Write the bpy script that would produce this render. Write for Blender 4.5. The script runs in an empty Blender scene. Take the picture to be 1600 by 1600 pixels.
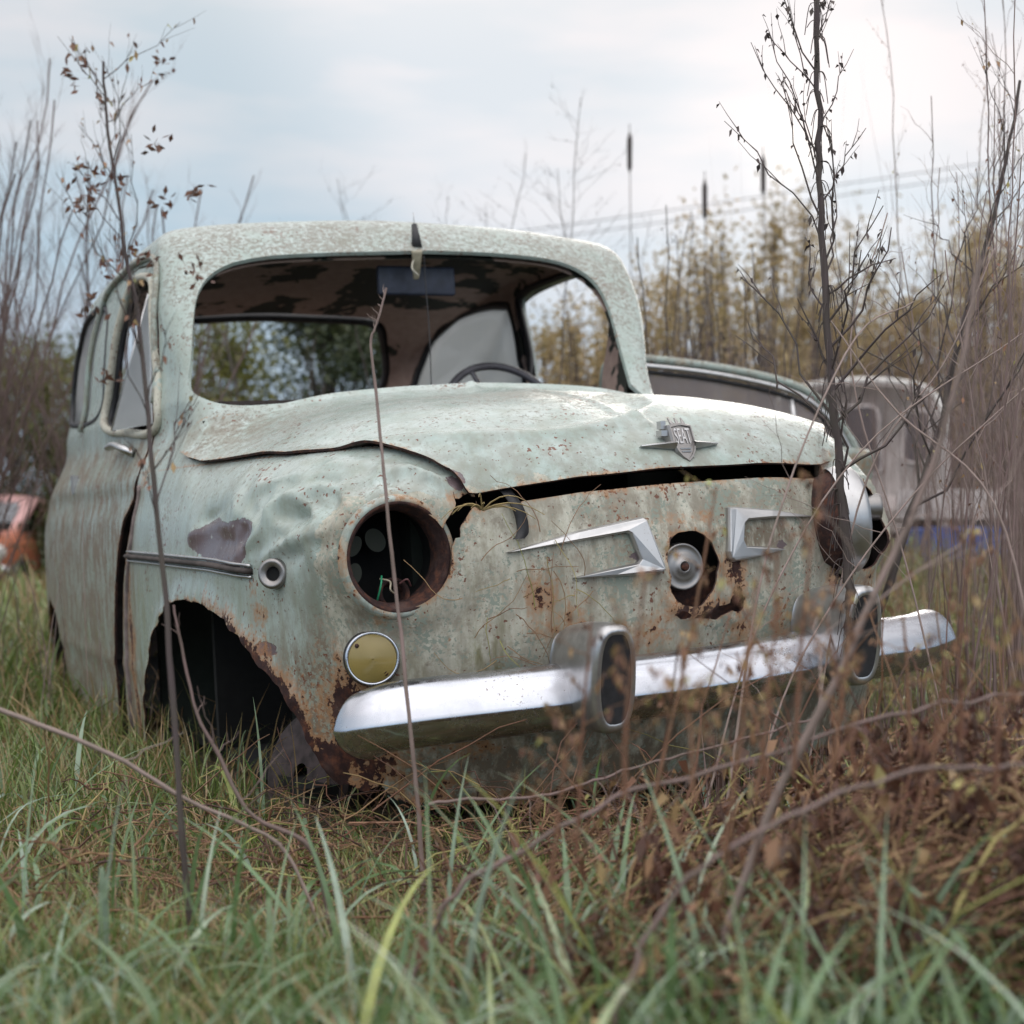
import bpy, math, random
import numpy as np
from mathutils import Vector, Matrix
random.seed(7); rng=np.random.default_rng(7)
SC=bpy.context.scene; COL=SC.collection
# ------------------------------------------------------------------ camera
CAM_H=.47
cd=bpy.data.cameras.new('camera'); cam=bpy.data.objects.new('camera',cd); COL.objects.link(cam)
cam.location=(0,0,CAM_H); cam.rotation_euler=(math.pi/2+.0261,0,0)
cd.sensor_fit='HORIZONTAL'; cd.sensor_width=56; cd.lens=56*2300/1600
cd.clip_start=.05; cd.clip_end=3000
cd.dof.use_dof=True; cd.dof.focus_distance=2.45; cd.dof.aperture_fstop=6.8; cd.dof.aperture_blades=0
SC.camera=cam
# ------------------------------------------------------------------ world: bright overcast evening sky
SUN_EL=math.radians(14.9); SUN_AZ=math.radians(10.8)      # azimuth measured from +Y towards +X
w=bpy.data.worlds.new('World'); SC.world=w; w.use_nodes=True
nt=w.node_tree; N=nt.nodes; Lk=nt.links; N.clear()
def nn(t,**k):
    n=N.new(t)
    for a,b in k.items(): setattr(n,a,b)
    return n
out=nn('ShaderNodeOutputWorld'); mix=nn('ShaderNodeMixShader'); bg1=nn('ShaderNodeBackground'); bg2=nn('ShaderNodeBackground')
sky=nn('ShaderNodeTexSky',sky_type='NISHITA'); sky.sun_disc=False; sky.sun_elevation=SUN_EL; sky.sun_rotation=SUN_AZ; sky.air_density=1.5; sky.dust_density=.4
Lk.new(sky.outputs[0],bg1.inputs[0]); bg1.inputs[1].default_value=.06
tc=nn('ShaderNodeTexCoord'); sep=nn('ShaderNodeSeparateXYZ'); Lk.new(tc.outputs['Generated'],sep.inputs[0])
ramp=nn('ShaderNodeValToRGB'); cr=ramp.color_ramp; cr.interpolation='EASE'
cr.elements[0].position=0; cr.elements[0].color=(.33,.43,.57,1)
cr.elements[1].position=1; cr.elements[1].color=(2.0,2.02,2.05,1)
for p,c in ((.10,(.39,.51,.655,1)),(.20,(.44,.565,.67,1)),(.30,(.53,.615,.685,1)),(.38,(.62,.67,.71,1)),(.50,(1.15,1.15,1.15,1))):
    e=cr.elements.new(p); e.color=c
Lk.new(sep.outputs[2],ramp.inputs[0])
# cloud mottling
mp=nn('ShaderNodeMapping'); mp.inputs['Scale'].default_value=(1.5,1.5,6.5); mp.inputs['Rotation'].default_value=(.12,-.22,0); Lk.new(tc.outputs['Generated'],mp.inputs[0])
no=nn('ShaderNodeTexNoise'); no.inputs['Scale'].default_value=2.9; no.inputs['Detail'].default_value=5; no.inputs['Roughness'].default_value=.5; Lk.new(mp.outputs[0],no.inputs['Vector'])
cl=nn('ShaderNodeMapRange'); cl.inputs[1].default_value=.40; cl.inputs[2].default_value=.62; cl.inputs[3].default_value=0; cl.inputs[4].default_value=.75; Lk.new(no.outputs[0],cl.inputs[0])
elm=nn('ShaderNodeMapRange'); elm.inputs[1].default_value=.10; elm.inputs[2].default_value=.32; Lk.new(sep.outputs[2],elm.inputs[0])
mm=nn('ShaderNodeMath',operation='MULTIPLY'); Lk.new(cl.outputs[0],mm.inputs[0]); Lk.new(elm.outputs[0],mm.inputs[1])
mc=nn('ShaderNodeMix',data_type='RGBA'); Lk.new(mm.outputs[0],mc.inputs[0]); Lk.new(ramp.outputs[0],mc.inputs[6]); mc.inputs[7].default_value=(.79,.745,.76,1)
# veiled sun: broad glow and the small bright gap
sd_=Vector((math.cos(SUN_EL)*math.sin(SUN_AZ),math.cos(SUN_EL)*math.cos(SUN_AZ),math.sin(SUN_EL)))
def glow(direction,p0,p1,col,prev,aniso=None):
    dp=nn('ShaderNodeVectorMath',operation='DOT_PRODUCT'); dp.inputs[1].default_value=direction
    Lk.new(tc.outputs['Generated'],dp.inputs[0])
    m=nn('ShaderNodeMapRange',interpolation_type='SMOOTHERSTEP'); m.inputs[1].default_value=math.cos(math.radians(p0)); m.inputs[2].default_value=math.cos(math.radians(p1)); Lk.new(dp.outputs['Value'],m.inputs[0])
    if aniso:
        q=nn('ShaderNodeMath',operation='MULTIPLY'); Lk.new(m.outputs[0],q.inputs[0]); Lk.new(aniso,q.inputs[1]); m=q
    a=nn('ShaderNodeMix',data_type='RGBA',blend_type='ADD'); Lk.new(m.outputs[0],a.inputs[0]); Lk.new(prev,a.inputs[6]); a.inputs[7].default_value=col
    return a.outputs[2]
c=glow(sd_,2.6,-.0,(.20,.16,.12,1),mc.outputs[2],cl.outputs[0]); c=glow(sd_,1.3,0,(.14,.12,.08,1),c); c=glow(sd_,8,0,(.08,.065,.055,1),c)
c=glow((math.sin(math.radians(12))*.93,math.cos(math.radians(12))*.93,.46),19,1,(.17,.13,.115,1),c)
# the sky behind the photographer is a little brighter
sb=nn('ShaderNodeMapRange'); sb.inputs[1].default_value=.2; sb.inputs[2].default_value=-.9; sb.inputs[3].default_value=1; sb.inputs[4].default_value=1.9; Lk.new(sep.outputs[1],sb.inputs[0])
vm=nn('ShaderNodeVectorMath',operation='SCALE'); Lk.new(c,vm.inputs[0]); Lk.new(sb.outputs[0],vm.inputs['Scale'])
Lk.new(vm.outputs[0],bg2.inputs[0]); bg2.inputs[1].default_value=1.0
mix.inputs[0].default_value=.93; Lk.new(bg1.outputs[0],mix.inputs[1]); Lk.new(bg2.outputs[0],mix.inputs[2]); Lk.new(mix.outputs[0],out.inputs[0])
# ------------------------------------------------------------------ sun behind thin cloud
ld=bpy.data.lights.new('sun','SUN'); ld.energy=.7; ld.angle=math.radians(25); ld.color=(1,.93,.84)
sun=bpy.data.objects.new('sun',ld); COL.objects.link(sun); sun.rotation_euler=Vector(-sd_).to_track_quat('-Z','Y').to_euler()
SC.view_settings.view_transform='Standard'; SC.view_settings.look='None'; SC.view_settings.exposure=.18; SC.view_settings.gamma=1
SC.render.engine='CYCLES'
SC.cycles.max_bounces=6; SC.cycles.diffuse_bounces=3; SC.cycles.glossy_bounces=3; SC.cycles.transparent_max_bounces=6
# ------------------------------------------------------------------ helpers
def ms(name,V,F,mats,parent=None,smooth=True,mi=None,attrs=None):
    me=bpy.data.meshes.new(name)
    V=np.asarray(V,np.float32)
    if isinstance(F,np.ndarray):
        k=F.shape[1]; me.vertices.add(len(V)); me.vertices.foreach_set('co',V.ravel())
        me.loops.add(F.size); me.loops.foreach_set('vertex_index',F.astype(np.int32).ravel())
        me.polygons.add(len(F)); me.polygons.foreach_set('loop_start',np.arange(0,F.size,k,dtype=np.int32))
        try: me.polygons.foreach_set('loop_total',np.full(len(F),k,np.int32))
        except Exception: pass
        if mi is not None: me.polygons.foreach_set('material_index',np.asarray(mi,np.int32))
        me.update(calc_edges=True)
    else:
        me.from_pydata([tuple(v) for v in V.tolist()],[],F)
        if mi is not None: me.polygons.foreach_set('material_index',np.asarray(mi,np.int32))
    me.validate()
    me.polygons.foreach_set('use_smooth',np.full(len(me.polygons),bool(smooth)))
    for m in (mats if isinstance(mats,(list,tuple)) else [mats]): me.materials.append(m)
    for a,v in (attrs or {}).items():
        at=me.attributes.new(a,'FLOAT','POINT'); at.data.foreach_set('value',np.asarray(v,np.float32))
    o=bpy.data.objects.new(name,me); COL.objects.link(o)
    if parent: o.parent=parent
    return o
def thing(name,label,cat,loc=(0,0,0),group=None,rot=None):
    o=bpy.data.objects.new(name,None); COL.objects.link(o); o.location=loc
    if rot: o.rotation_euler=rot
    tag(o,label,cat,group); return o
def tag(o,label=None,cat=None,group=None,kind=None):
    if label: o['label']=label
    if cat: o['category']=cat
    if group: o['group']=group
    if kind: o['kind']=kind
    return o
class MB:
    def __init__(s): s.V=[];s.F=[];s.M=[];s.n=0
    def add(s,V,F,m=0):
        V=np.asarray(V,float); s.V.append(V); s.F+= [tuple(int(i)+s.n for i in f) for f in F]; s.M+=[m]*len(F); s.n+=len(V); return s
    def build(s,name,mats,parent=None,smooth=True): return ms(name,np.concatenate(s.V),s.F,mats,parent,smooth,s.M)
def crv(pts,n=None):
    "Catmull-Rom resample"
    P=np.asarray(pts,float); n=n or 8*(len(P)-1)
    P=np.vstack([2*P[0]-P[1],P,2*P[-1]-P[-2]]); k=len(P)-3
    t=np.linspace(0,k-1e-9,n+1); i=t.astype(int); f=(t-i)[:,None]
    a,b,c,d=P[i],P[i+1],P[i+2],P[i+3]
    return .5*((2*b)+(c-a)*f+(2*a-5*b+4*c-d)*f*f+(3*b-a-3*c+d)*f**3)
def loopc(pts,n):
    "closed smooth loop"
    P=np.asarray(pts,float);k=len(P);t=np.linspace(0,k,n,endpoint=False);i=t.astype(int);f=(t-i)[:,None]
    a,b,c,d=P[(i-1)%k],P[i%k],P[(i+1)%k],P[(i+2)%k]
    return .5*((2*b)+(c-a)*f+(2*a-5*b+4*c-d)*f*f+(3*b-a-3*c+d)*f**3)
def frames(P,closed=False):
    P=np.asarray(P,float)
    T=(np.roll(P,-1,0)-np.roll(P,1,0)) if closed else np.gradient(P,axis=0)
    T/=np.linalg.norm(T,axis=1)[:,None]+1e-12
    u=np.cross(T[0],[0,0,1]); 
    if np.linalg.norm(u)<.1: u=np.cross(T[0],[1,0,0])
    U=[u/np.linalg.norm(u)]
    for k in range(1,len(P)):
        v=U[-1]-T[k]*np.dot(U[-1],T[k]); U.append(v/(np.linalg.norm(v)+1e-12))
    U=np.array(U); return T,U,np.cross(T,U)
def tube(P,r,k=8,closed=False,flat=1.0,cap=True):
    P=np.asarray(P,float);n=len(P); r=np.broadcast_to(np.asarray(r,float),(n,))
    T,U,W=frames(P,closed); a=np.arange(k)/k*2*np.pi
    V=P[:,None,:]+r[:,None,None]*(np.cos(a)[None,:,None]*U[:,None,:]+flat*np.sin(a)[None,:,None]*W[:,None,:])
    F=[]
    for i in range(n if closed else n-1):
        j=(i+1)%n
        for q in range(k): F.append((i*k+q,i*k+(q+1)%k,j*k+(q+1)%k,j*k+q))
    if cap and not closed: F.append(tuple(range(k-1,-1,-1))); F.append(tuple((n-1)*k+q for q in range(k)))
    return V.reshape(-1,3),F
def lathe(prof,k=48,axis=None,org=(0,0,0)):
    "profile of (radius, along-axis); axis unit vector"
    ax=np.array(axis if axis is not None else (0,-1,0),float); ax/=np.linalg.norm(ax)
    u=np.cross(ax,[0,0,1]); u/=np.linalg.norm(u); v=np.cross(ax,u); a=np.arange(k)/k*2*np.pi
    V=np.concatenate([np.asarray(org)+h*ax+r*(np.cos(a)[:,None]*u+np.sin(a)[:,None]*v) for r,h in prof]); F=[]
    for i in range(len(prof)-1):
        for q in range(k): F.append((i*k+q,i*k+(q+1)%k,(i+1)*k+(q+1)%k,(i+1)*k+q))
    return V,F
def box(c,s,R=None):
    V=np.array([[x,y,z] for x in(-.5,.5) for y in(-.5,.5) for z in(-.5,.5)])*np.asarray(s)
    if R is not None: V=V@np.asarray(R).T
    return V+np.asarray(c),[(0,1,3,2),(4,6,7,5),(0,4,5,1),(2,3,7,6),(0,2,6,4),(1,5,7,3)]
# ------------------------------------------------------------------ materials
class Mt:
    def __init__(s,name):
        s.m=bpy.data.materials.new(name); s.m.use_nodes=True; s.N=s.m.node_tree.nodes; s.L=s.m.node_tree.links
        s.b=s.N['Principled BSDF']; s.tc=s.N.new('ShaderNodeTexCoord')
    def mapn(s,scale=(1,1,1),src='Object'):
        m=s.N.new('ShaderNodeMapping'); m.inputs['Scale'].default_value=scale; s.L.new(s.tc.outputs[src],m.inputs[0]); return m.outputs[0]
    def noise(s,sc,det=4,ro=.55,vec=None,stretch=None,off=0):
        n=s.N.new('ShaderNodeTexNoise'); n.inputs['Scale'].default_value=sc; n.inputs['Detail'].default_value=det; n.inputs['Roughness'].default_value=ro
        v=vec or s.mapn(stretch or (1,1,1))
        if off:
            a=s.N.new('ShaderNodeVectorMath'); a.inputs[1].default_value=(off,off*1.7,off*.6); s.L.new(v,a.inputs[0]); v=a.outputs[0]
        s.L.new(v,n.inputs['Vector']); return n.outputs[0]
    def attr(s,name):
        a=s.N.new('ShaderNodeAttribute'); a.attribute_name=name; return a.outputs['Fac']
    def mathn(s,op,a,b=0.,c=None,clamp=False):
        n=s.N.new('ShaderNodeMath'); n.operation=op; n.use_clamp=clamp
        for i,v in enumerate((a,b,c)):
            if v is None: continue
            if isinstance(v,(int,float)): n.inputs[i].default_value=v
            else: s.L.new(v,n.inputs[i])
        return n.outputs[0]
    def step(s,v,lo,hi,a=0,b=1):
        m=s.N.new('ShaderNodeMapRange'); m.interpolation_type='SMOOTHSTEP'; s.L.new(v,m.inputs[0])
        for i,x in enumerate((lo,hi,a,b)): m.inputs[i+1].default_value=x
        return m.outputs[0]
    def mix(s,f,a,b):
        m=s.N.new('ShaderNodeMix'); m.data_type='RGBA'
        if isinstance(f,(int,float)): m.inputs[0].default_value=f
        else: s.L.new(f,m.inputs[0])
        for i,v in ((6,a),(7,b)):
            if isinstance(v,tuple): m.inputs[i].default_value=(*v,1)
            else: s.L.new(v,m.inputs[i])
        return m.outputs[2]
    def setc(s,c):
        if isinstance(c,tuple): s.b.inputs['Base Color'].default_value=(*c,1)
        else: s.L.new(c,s.b.inputs['Base Color'])
        return s
    def inp(s,k,v):
        if isinstance(v,(int,float)): s.b.inputs[k].default_value=v
        else: s.L.new(v,s.b.inputs[k])
        return s
    def bump(s,h,st=.3,dist=.01):
        b=s.N.new('ShaderNodeBump'); b.inputs['Strength'].default_value=st; b.inputs['Distance'].default_value=dist
        s.L.new(h,b.inputs['Height']); s.L.new(b.outputs[0],s.b.inputs['Normal']); return s
def simple(name,c,rough=.6,metal=0.,var=.25,sc=30,bump=.0):
    t=Mt(name); n=t.noise(sc,4); d=tuple(x*(1-var) for x in c); l=tuple(min(1,x*(1+var)) for x in c)
    t.setc(t.mix(t.step(n,.3,.7),d,l)).inp('Roughness',rough).inp('Metallic',metal)
    if bump: t.bump(n,bump,.004)
    return t.m
def rust_col(t):
    n=t.noise(55,6,.65); m=t.noise(17,5,.6,off=3.)
    c=t.mix(t.step(n,.42,.78),(.030,.013,.012),(.14,.050,.026)); return t.mix(t.step(m,.5,.72),c,(.085,.050,.042))
def paint(name='peeling_mint_paint'):
    t=Mt(name); geo=t.N.new('ShaderNodeNewGeometry'); sp=t.N.new('ShaderNodeSeparateXYZ'); t.L.new(geo.outputs['Normal'],sp.inputs[0]); nz=sp.outputs[2]
    tcz=t.N.new('ShaderNodeSeparateXYZ'); t.L.new(t.tc.outputs['Object'],tcz.inputs[0]); oz=tcz.outputs[2]; oy=tcz.outputs[1]; ox=tcz.outputs[0]
    big=t.noise(3.2,5,.6); mid=t.noise(14,6,.62,off=1.3); fine=t.noise(95,5,.65,off=2.1); vfine=t.noise(260,3,.6,off=4.)
    mint=t.mix(t.step(big,.3,.7),(.32,.395,.355),(.41,.475,.44))
    # chalky, flaked-off upper coat: paler areas with crisp outlines, mostly on the nose panel
    a=t.attr('pale'); f=t.mathn('ADD',t.mathn('MULTIPLY',mid,.9),a); f=t.mathn('ADD',f,t.mathn('MULTIPLY',fine,.12))
    wht=t.mathn('MULTIPLY',t.step(nz,.25,.95,0,.45),t.step(mid,.35,.6)); mint=t.mix(wht,mint,(.56,.60,.58))
    col=t.mix(t.step(f,.80,.83,0,.88),mint,t.mix(t.step(fine,.35,.65),(.47,.44,.35),(.58,.55,.46)))
    f2=t.step(t.mathn('ADD',t.mathn('MULTIPLY',mid,.6),t.mathn('MULTIPLY',big,.5)),.66,.69,0,.55); col=t.mix(f2,col,(.29,.335,.285))
    # algae and road dirt running down
    st=t.noise(7,5,.6,stretch=(5,5,.8),off=5.); al=t.mathn('MULTIPLY',t.step(st,.42,.72),t.attr('algae')); col=t.mix(al,col,(.19,.18,.085))
    dn=t.noise(30,5,.7,stretch=(1,1,.35),off=7.); dd=t.mathn('MULTIPLY',t.step(dn,.34,.60),t.attr('dirt')); col=t.mix(dd,col,(.185,.15,.11)); gr=t.noise(45,6,.72,off=6.5); gm=t.mathn('MULTIPLY',t.step(gr,.50,.62),t.mathn('MULTIPLY',t.step(t.noise(6,4,.6,off=4.4),.42,.62),.55)); gm=t.mathn('MULTIPLY',gm,t.attr('grime')); col=t.mix(gm,col,(.20,.165,.12))
    fk=t.step(t.mathn('ADD',t.mathn('MULTIPLY',t.noise(150,4,.6,off=22.),.6),t.mathn('MULTIPLY',t.noise(12,4,.6,off=18.),.5)),.595,.615); col=t.mix(t.mathn('MULTIPLY',fk,t.attr('grime')),col,(.255,.285,.235))
    # lichen specks: fine dark grey brown, dense where the metal faces the sky
    up=t.step(nz,-.1,.85,.02,.15); k=t.mathn('ADD',t.mathn('MULTIPLY',fine,.7),t.mathn('MULTIPLY',vfine,.35)); k=t.mathn('ADD',k,t.mathn('MULTIPLY',t.mathn('ADD',mid,big),.17))
    k=t.mathn('ADD',k,t.mathn('MULTIPLY',up,t.attr('lichen'))); k=t.mathn('ADD',k,t.mathn('MULTIPLY',t.attr('lichen'),.04)); lm=t.step(k,.80,.86,0,.75); col=t.mix(lm,col,(.20,.175,.14))
    # small rust pits
    pit=t.step(t.mathn('ADD',t.mathn('MULTIPLY',t.noise(120,2,.5,off=9.),.7),t.mathn('MULTIPLY',t.noise(9,4,.6,off=8.),.5)),.735,.76); col=t.mix(pit,col,(.16,.07,.045))
    # purple-brown primer
    pr=t.step(t.mathn('ADD',t.attr('primer'),t.mathn('MULTIPLY',t.mathn('SUBTRACT',t.mathn('ADD',t.mathn('MULTIPLY',mid,.6),t.mathn('MULTIPLY',fine,.4)),.5),1.1)),.48,.52)
    flake=t.step(t.noise(60,5,.7,off=12.),.62,.66); col=t.mix(pr,col,t.mix(flake,(.135,.10,.105),(.33,.33,.31)))
    # rust: halo stain, then bare rust
    rr=t.mathn('ADD',t.attr('rust'),t.mathn('MULTIPLY',t.mathn('SUBTRACT',t.mathn('ADD',t.mathn('MULTIPLY',mid,.5),t.mathn('MULTIPLY',fine,.5)),.5),1.5))
    sk=t.noise(30,4,.6,stretch=(2.2,1,.25),off=14.); rr=t.mathn('ADD',rr,t.mathn('MULTIPLY',t.mathn('SUBTRACT',sk,.5),.5)); halo=t.step(rr,.24,.52,0,.75); col=t.mix(halo,col,(.36,.17,.07)); ru=t.step(rr,.50,.55); col=t.mix(ru,col,rust_col(t))
    t.setc(col)
    ro=t.mathn('ADD',.24,t.mathn('MULTIPLY',lm,.4)); ro=t.mathn('ADD',ro,t.mathn('MULTIPLY',ru,.5)); ro=t.mathn('ADD',ro,t.mathn('MULTIPLY',t.step(f,.80,.83),.22)); ro=t.mathn('ADD',ro,t.mathn('MULTIPLY',dd,.25),clamp=True)
    t.inp('Roughness',ro); t.inp('Specular IOR Level',.4)
    h=t.mathn('SUBTRACT',t.mathn('MULTIPLY',fine,.12),t.mathn('MULTIPLY',ru,.6)); h=t.mathn('ADD',h,t.mathn('MULTIPLY',t.mathn('MULTIPLY',ru,mid),1.3)); h=t.mathn('ADD',h,t.mathn('MULTIPLY',lm,.18)); h=t.mathn('SUBTRACT',h,t.mathn('MULTIPLY',pr,.25)); h=t.mathn('SUBTRACT',h,t.mathn('MULTIPLY',t.step(f,.80,.83),.1))
    t.bump(h,.75,.0035); return t.m
M_PAINT=paint()
def rustm(name='flaking_rust'):
    t=Mt(name); t.setc(rust_col(t)).inp('Roughness',.9); t.bump(t.noise(70,6,.7),.8,.004); return t.m
M_RUST=rustm()
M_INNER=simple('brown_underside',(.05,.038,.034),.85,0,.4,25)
M_BLACK=simple('dark_void_panel',(.006,.006,.006),.95,0,.3)  # near-black, paints the darkness of hollows into the panel colour
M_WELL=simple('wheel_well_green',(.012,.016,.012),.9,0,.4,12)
M_RUBBER=simple('black_rubber',(.018,.017,.019),.55,0,.3,60)
def chrome(name,c=(.62,.62,.64),r=.16,spots=.6):
    t=Mt(name); n=t.noise(40,6,.7); g=t.noise(4,4,.6,off=3); pit=t.step(t.mathn('ADD',t.mathn('MULTIPLY',t.noise(180,3,.6,off=5),.6),t.mathn('MULTIPLY',g,.5)),.65,.72,0,spots)
    t.setc(t.mix(pit,t.mix(t.step(g,.35,.65),tuple(x*.85 for x in c),c),(.19,.13,.09))); t.inp('Metallic',t.mathn('SUBTRACT',1.,t.mathn('MULTIPLY',pit,.8)))
    t.inp('Roughness',t.mathn('ADD',r,t.mathn('MULTIPLY',t.step(n,.4,.75),.16))); t.bump(n,.05,.001); return t.m
M_CHROME=chrome('dull_chrome',(.58,.59,.64),.20,.9); M_ALU=chrome('weathered_aluminium',(.56,.55,.55),.36,.5); M_ZINC=chrome('grey_zinc',(.36,.34,.33),.42,.7)
def liner():
    t=Mt('stained_headliner'); n=t.noise(5,4,.55,off=2.); m=t.noise(40,4,.6)
    c=t.mix(t.step(m,.3,.7),(.32,.225,.19),(.40,.29,.24)); c=t.mix(t.step(n,.50,.53),c,(.03,.032,.025)); t.setc(c).inp('Roughness',.9); t.bump(m,.3,.003); return t.m
M_LINER=liner()
# ------------------------------------------------------------------ the abandoned car
CAR=thing('abandoned_car','mint green car with peeling paint, a crumpled fender and an empty headlight hole','car')
CAR.matrix_world=Matrix(((.89908,-.43492,-.04998,.33655),(.43349,.9004,-.03706,2.54708),(.06112,.01165,.99806,-.13095),(0,0,0,1)))
def cpart(n,V,F,m,smooth=True,parent=None,**k): return ms(n,V,F,m,parent or CAR,smooth,**k)
def spl(xs,ys,n=400):
    "smooth monotone-ish cubic table -> function"
    xs=np.array(xs,float);ys=np.array(ys,float)
    d=np.diff(ys)/np.diff(xs);m=np.empty_like(ys);m[0]=d[0];m[-1]=d[-1]
    m[1:-1]=np.where(d[:-1]*d[1:]>0,2*d[:-1]*d[1:]/(d[:-1]+d[1:]+1e-12),0)
    X=np.linspace(xs[0],xs[-1],n);i=np.clip(np.searchsorted(xs,X)-1,0,len(xs)-2)
    h=xs[i+1]-xs[i];t=(X-xs[i])/h
    Y=(2*t**3-3*t**2+1)*ys[i]+(t**3-2*t**2+t)*h*m[i]+(-2*t**3+3*t**2)*ys[i+1]+(t**3-t**2)*h*m[i+1]
    return lambda v:np.interp(v,X,Y)
def smax(a,b,k):
    h=np.maximum(k-np.abs(a-b),0)/k
    return np.maximum(a,b)+h*h*k*.25
def smin(a,b,k): return -smax(-a,-b,k)
W0=spl([-.1,.05,.15,.3,.5,.8,1.2,2.0,2.4,2.8,3.0,3.2,3.3],[.57,.60,.635,.668,.69,.70,.702,.702,.698,.665,.625,.54,.48])
WZ=spl([.0,.1,.2,.3,.45,.6,.7,.8,.88,.95,1.1],[-.06,-.035,-.015,-.006,0,0,-.006,-.026,-.055,-.10,-.2])
YX=spl([0,.2,.36,.45,.55,.62,.7,.8],[0,.012,.045,.068,.115,.19,.33,.5])
YZ=spl([0,.1,.2,.3,.4,.5,.6,.7,.76,.82,.88,1.0],[.22,.16,.10,.055,.025,.005,0,.02,.05,.11,.22,.5])
TY=spl([-.1,0,.06,.15,.3,.5,.7,.9,1.2,2.5,2.7,2.9,3.1,3.3],[.70,.765,.805,.845,.88,.908,.926,.94,.95,.95,.93,.85,.70,.5])
TX=spl([0,.3,.45,.55,.62,.7,.8],[0,-.015,-.045,-.085,-.12,-.19,-.3])
WG=spl([.7,.8,.9,1.0,1.1,1.2,1.3,1.4,1.5],[.665,.64,.618,.617,.63,.64,.642,.64,.63])
WGY=spl([.6,1.0,1.3,2.3,2.6,2.9],[-.05,-.03,0,0,-.03,-.10])
WS=spl([.7,.85,.93,1.3,1.45],[.70,.82,.895,1.235,1.42])
TR=spl([.9,1.1,1.2,1.35,1.6,2.0,2.3,2.6,2.8],[1.23,1.345,1.39,1.435,1.455,1.45,1.42,1.37,1.32])
RR=spl([.8,.95,1.1,1.25,1.4],[3.0,2.95,2.87,2.77,2.55])
def SHX(z): return -.022+.100*np.clip((z-.95)/.38,0,1.2)
def Fcar(x,y,z):
    s=np.abs(x)
    cr=.085*np.exp(-(np.maximum(y-.05,0)/.45)**2)*np.clip(x*8,0,1)
    f=smax(s-(W0(y)+WZ(z)-cr), (YX(s*(1+.10*np.clip(x*3,0,1)))+YZ(z)-y), .07)
    f=smax(f, (z-(TY(y)+TX(s)))*.95, .075)
    f=smax(f, y-(3.24-.25*(s/.6)**2*.6-.12*((z-.5)/.35)**2), .08)
    # headlight pods
    r=np.sqrt((s-np.where(x>0,.425,.508))**2+(z-.63)**2)+.018*(x>0)
    pod=smax(r-(.098+.10*np.clip(y-.085,0,.4)), (.088-y)+.10*np.clip(s-.5,-.1,.1), .02)
    pod=smax(pod,y-.5,.05)
    f=smin(f,pod,.07)
    s=np.abs(x-SHX(z))
    g=smax(s-(WG(z)+WGY(y)), (WS(z)+.20*s*s-y)*.75, .06)
    g=smax(g,z-(TR(y)-.10*s*s),.06)
    g=smax(g,(y-(RR(z)-.25*s*s))*.8,.08)
    g=smax(g,.80-z,.02)
    return smin(f,g,.09)

def grad(f,P,e=.0015):
    g=np.empty_like(P)
    for i in range(3):
        d=np.zeros(3); d[i]=e; A=P+d; B=P-d
        g[:,i]=(f(A[:,0],A[:,1],A[:,2])-f(B[:,0],B[:,1],B[:,2]))/(2*e)
    return g
def snap(P,f=None,n=4):
    f=f or Fcar; P=np.array(P,float)
    for _ in range(n):
        g=grad(f,P); P=P-np.clip(f(P[:,0],P[:,1],P[:,2]),-.03,.03)[:,None]*g/((g*g).sum(1)[:,None]+1e-9)
    g=grad(f,P); return P,g/(np.linalg.norm(g,axis=1)[:,None]+1e-9)
def surfnets(f,lo,hi,h):
    ax=[np.arange(lo[i],hi[i]+h,h) for i in range(3)]
    v=f(ax[0][:,None,None],ax[1][None,:,None],ax[2][None,None,:]).astype(np.float32); s=v<0
    nx,ny,nz=v.shape; c=np.zeros((nx-1,ny-1,nz-1),np.uint8)
    for a in(0,1):
        for b in(0,1):
            for d in(0,1): c+=s[a:nx-1+a,b:ny-1+b,d:nz-1+d]
    m=(c>0)&(c<8); I=np.argwhere(m); idx=-np.ones(m.shape,np.int64); idx[m]=np.arange(len(I))
    V=np.array(lo)+(I+.5)*h
    Q=[]
    for a in range(3):
        sl0=[slice(None)]*3; sl1=[slice(None)]*3; sl0[a]=slice(0,-1); sl1[a]=slice(1,None)
        e=s[tuple(sl0)]!=s[tuple(sl1)]; E=np.argwhere(e); st=s[tuple(sl0)][e]
        b,cx=(a+1)%3,(a+2)%3
        ok=(E[:,b]>0)&(E[:,cx]>0)&(E[:,b]<v.shape[b]-1)&(E[:,cx]<v.shape[cx]-1); E=E[ok]; st=st[ok]
        def g(db,dc):
            J=E.copy(); J[:,b]+=db; J[:,cx]+=dc; return idx[J[:,0],J[:,1],J[:,2]]
        q=np.stack([g(-1,-1),g(0,-1),g(0,0),g(-1,0)],1); q[~st]=q[~st][:,::-1]; Q.append(q)
    return V,np.concatenate(Q)
def relax(V,Q,f,n=2):
    for _ in range(n):
        S=np.zeros_like(V); C=np.zeros(len(V))
        for i in range(4):
            for j in ((i+1)%4,): 
                np.add.at(S,Q[:,i],V[Q[:,j]]); np.add.at(S,Q[:,j],V[Q[:,i]]); np.add.at(C,Q[:,i],1); np.add.at(C,Q[:,j],1)
        V=.5*V+.5*S/np.maximum(C,1)[:,None]; V,Nn=snap(V,f,2)
    return V,Nn
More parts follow.
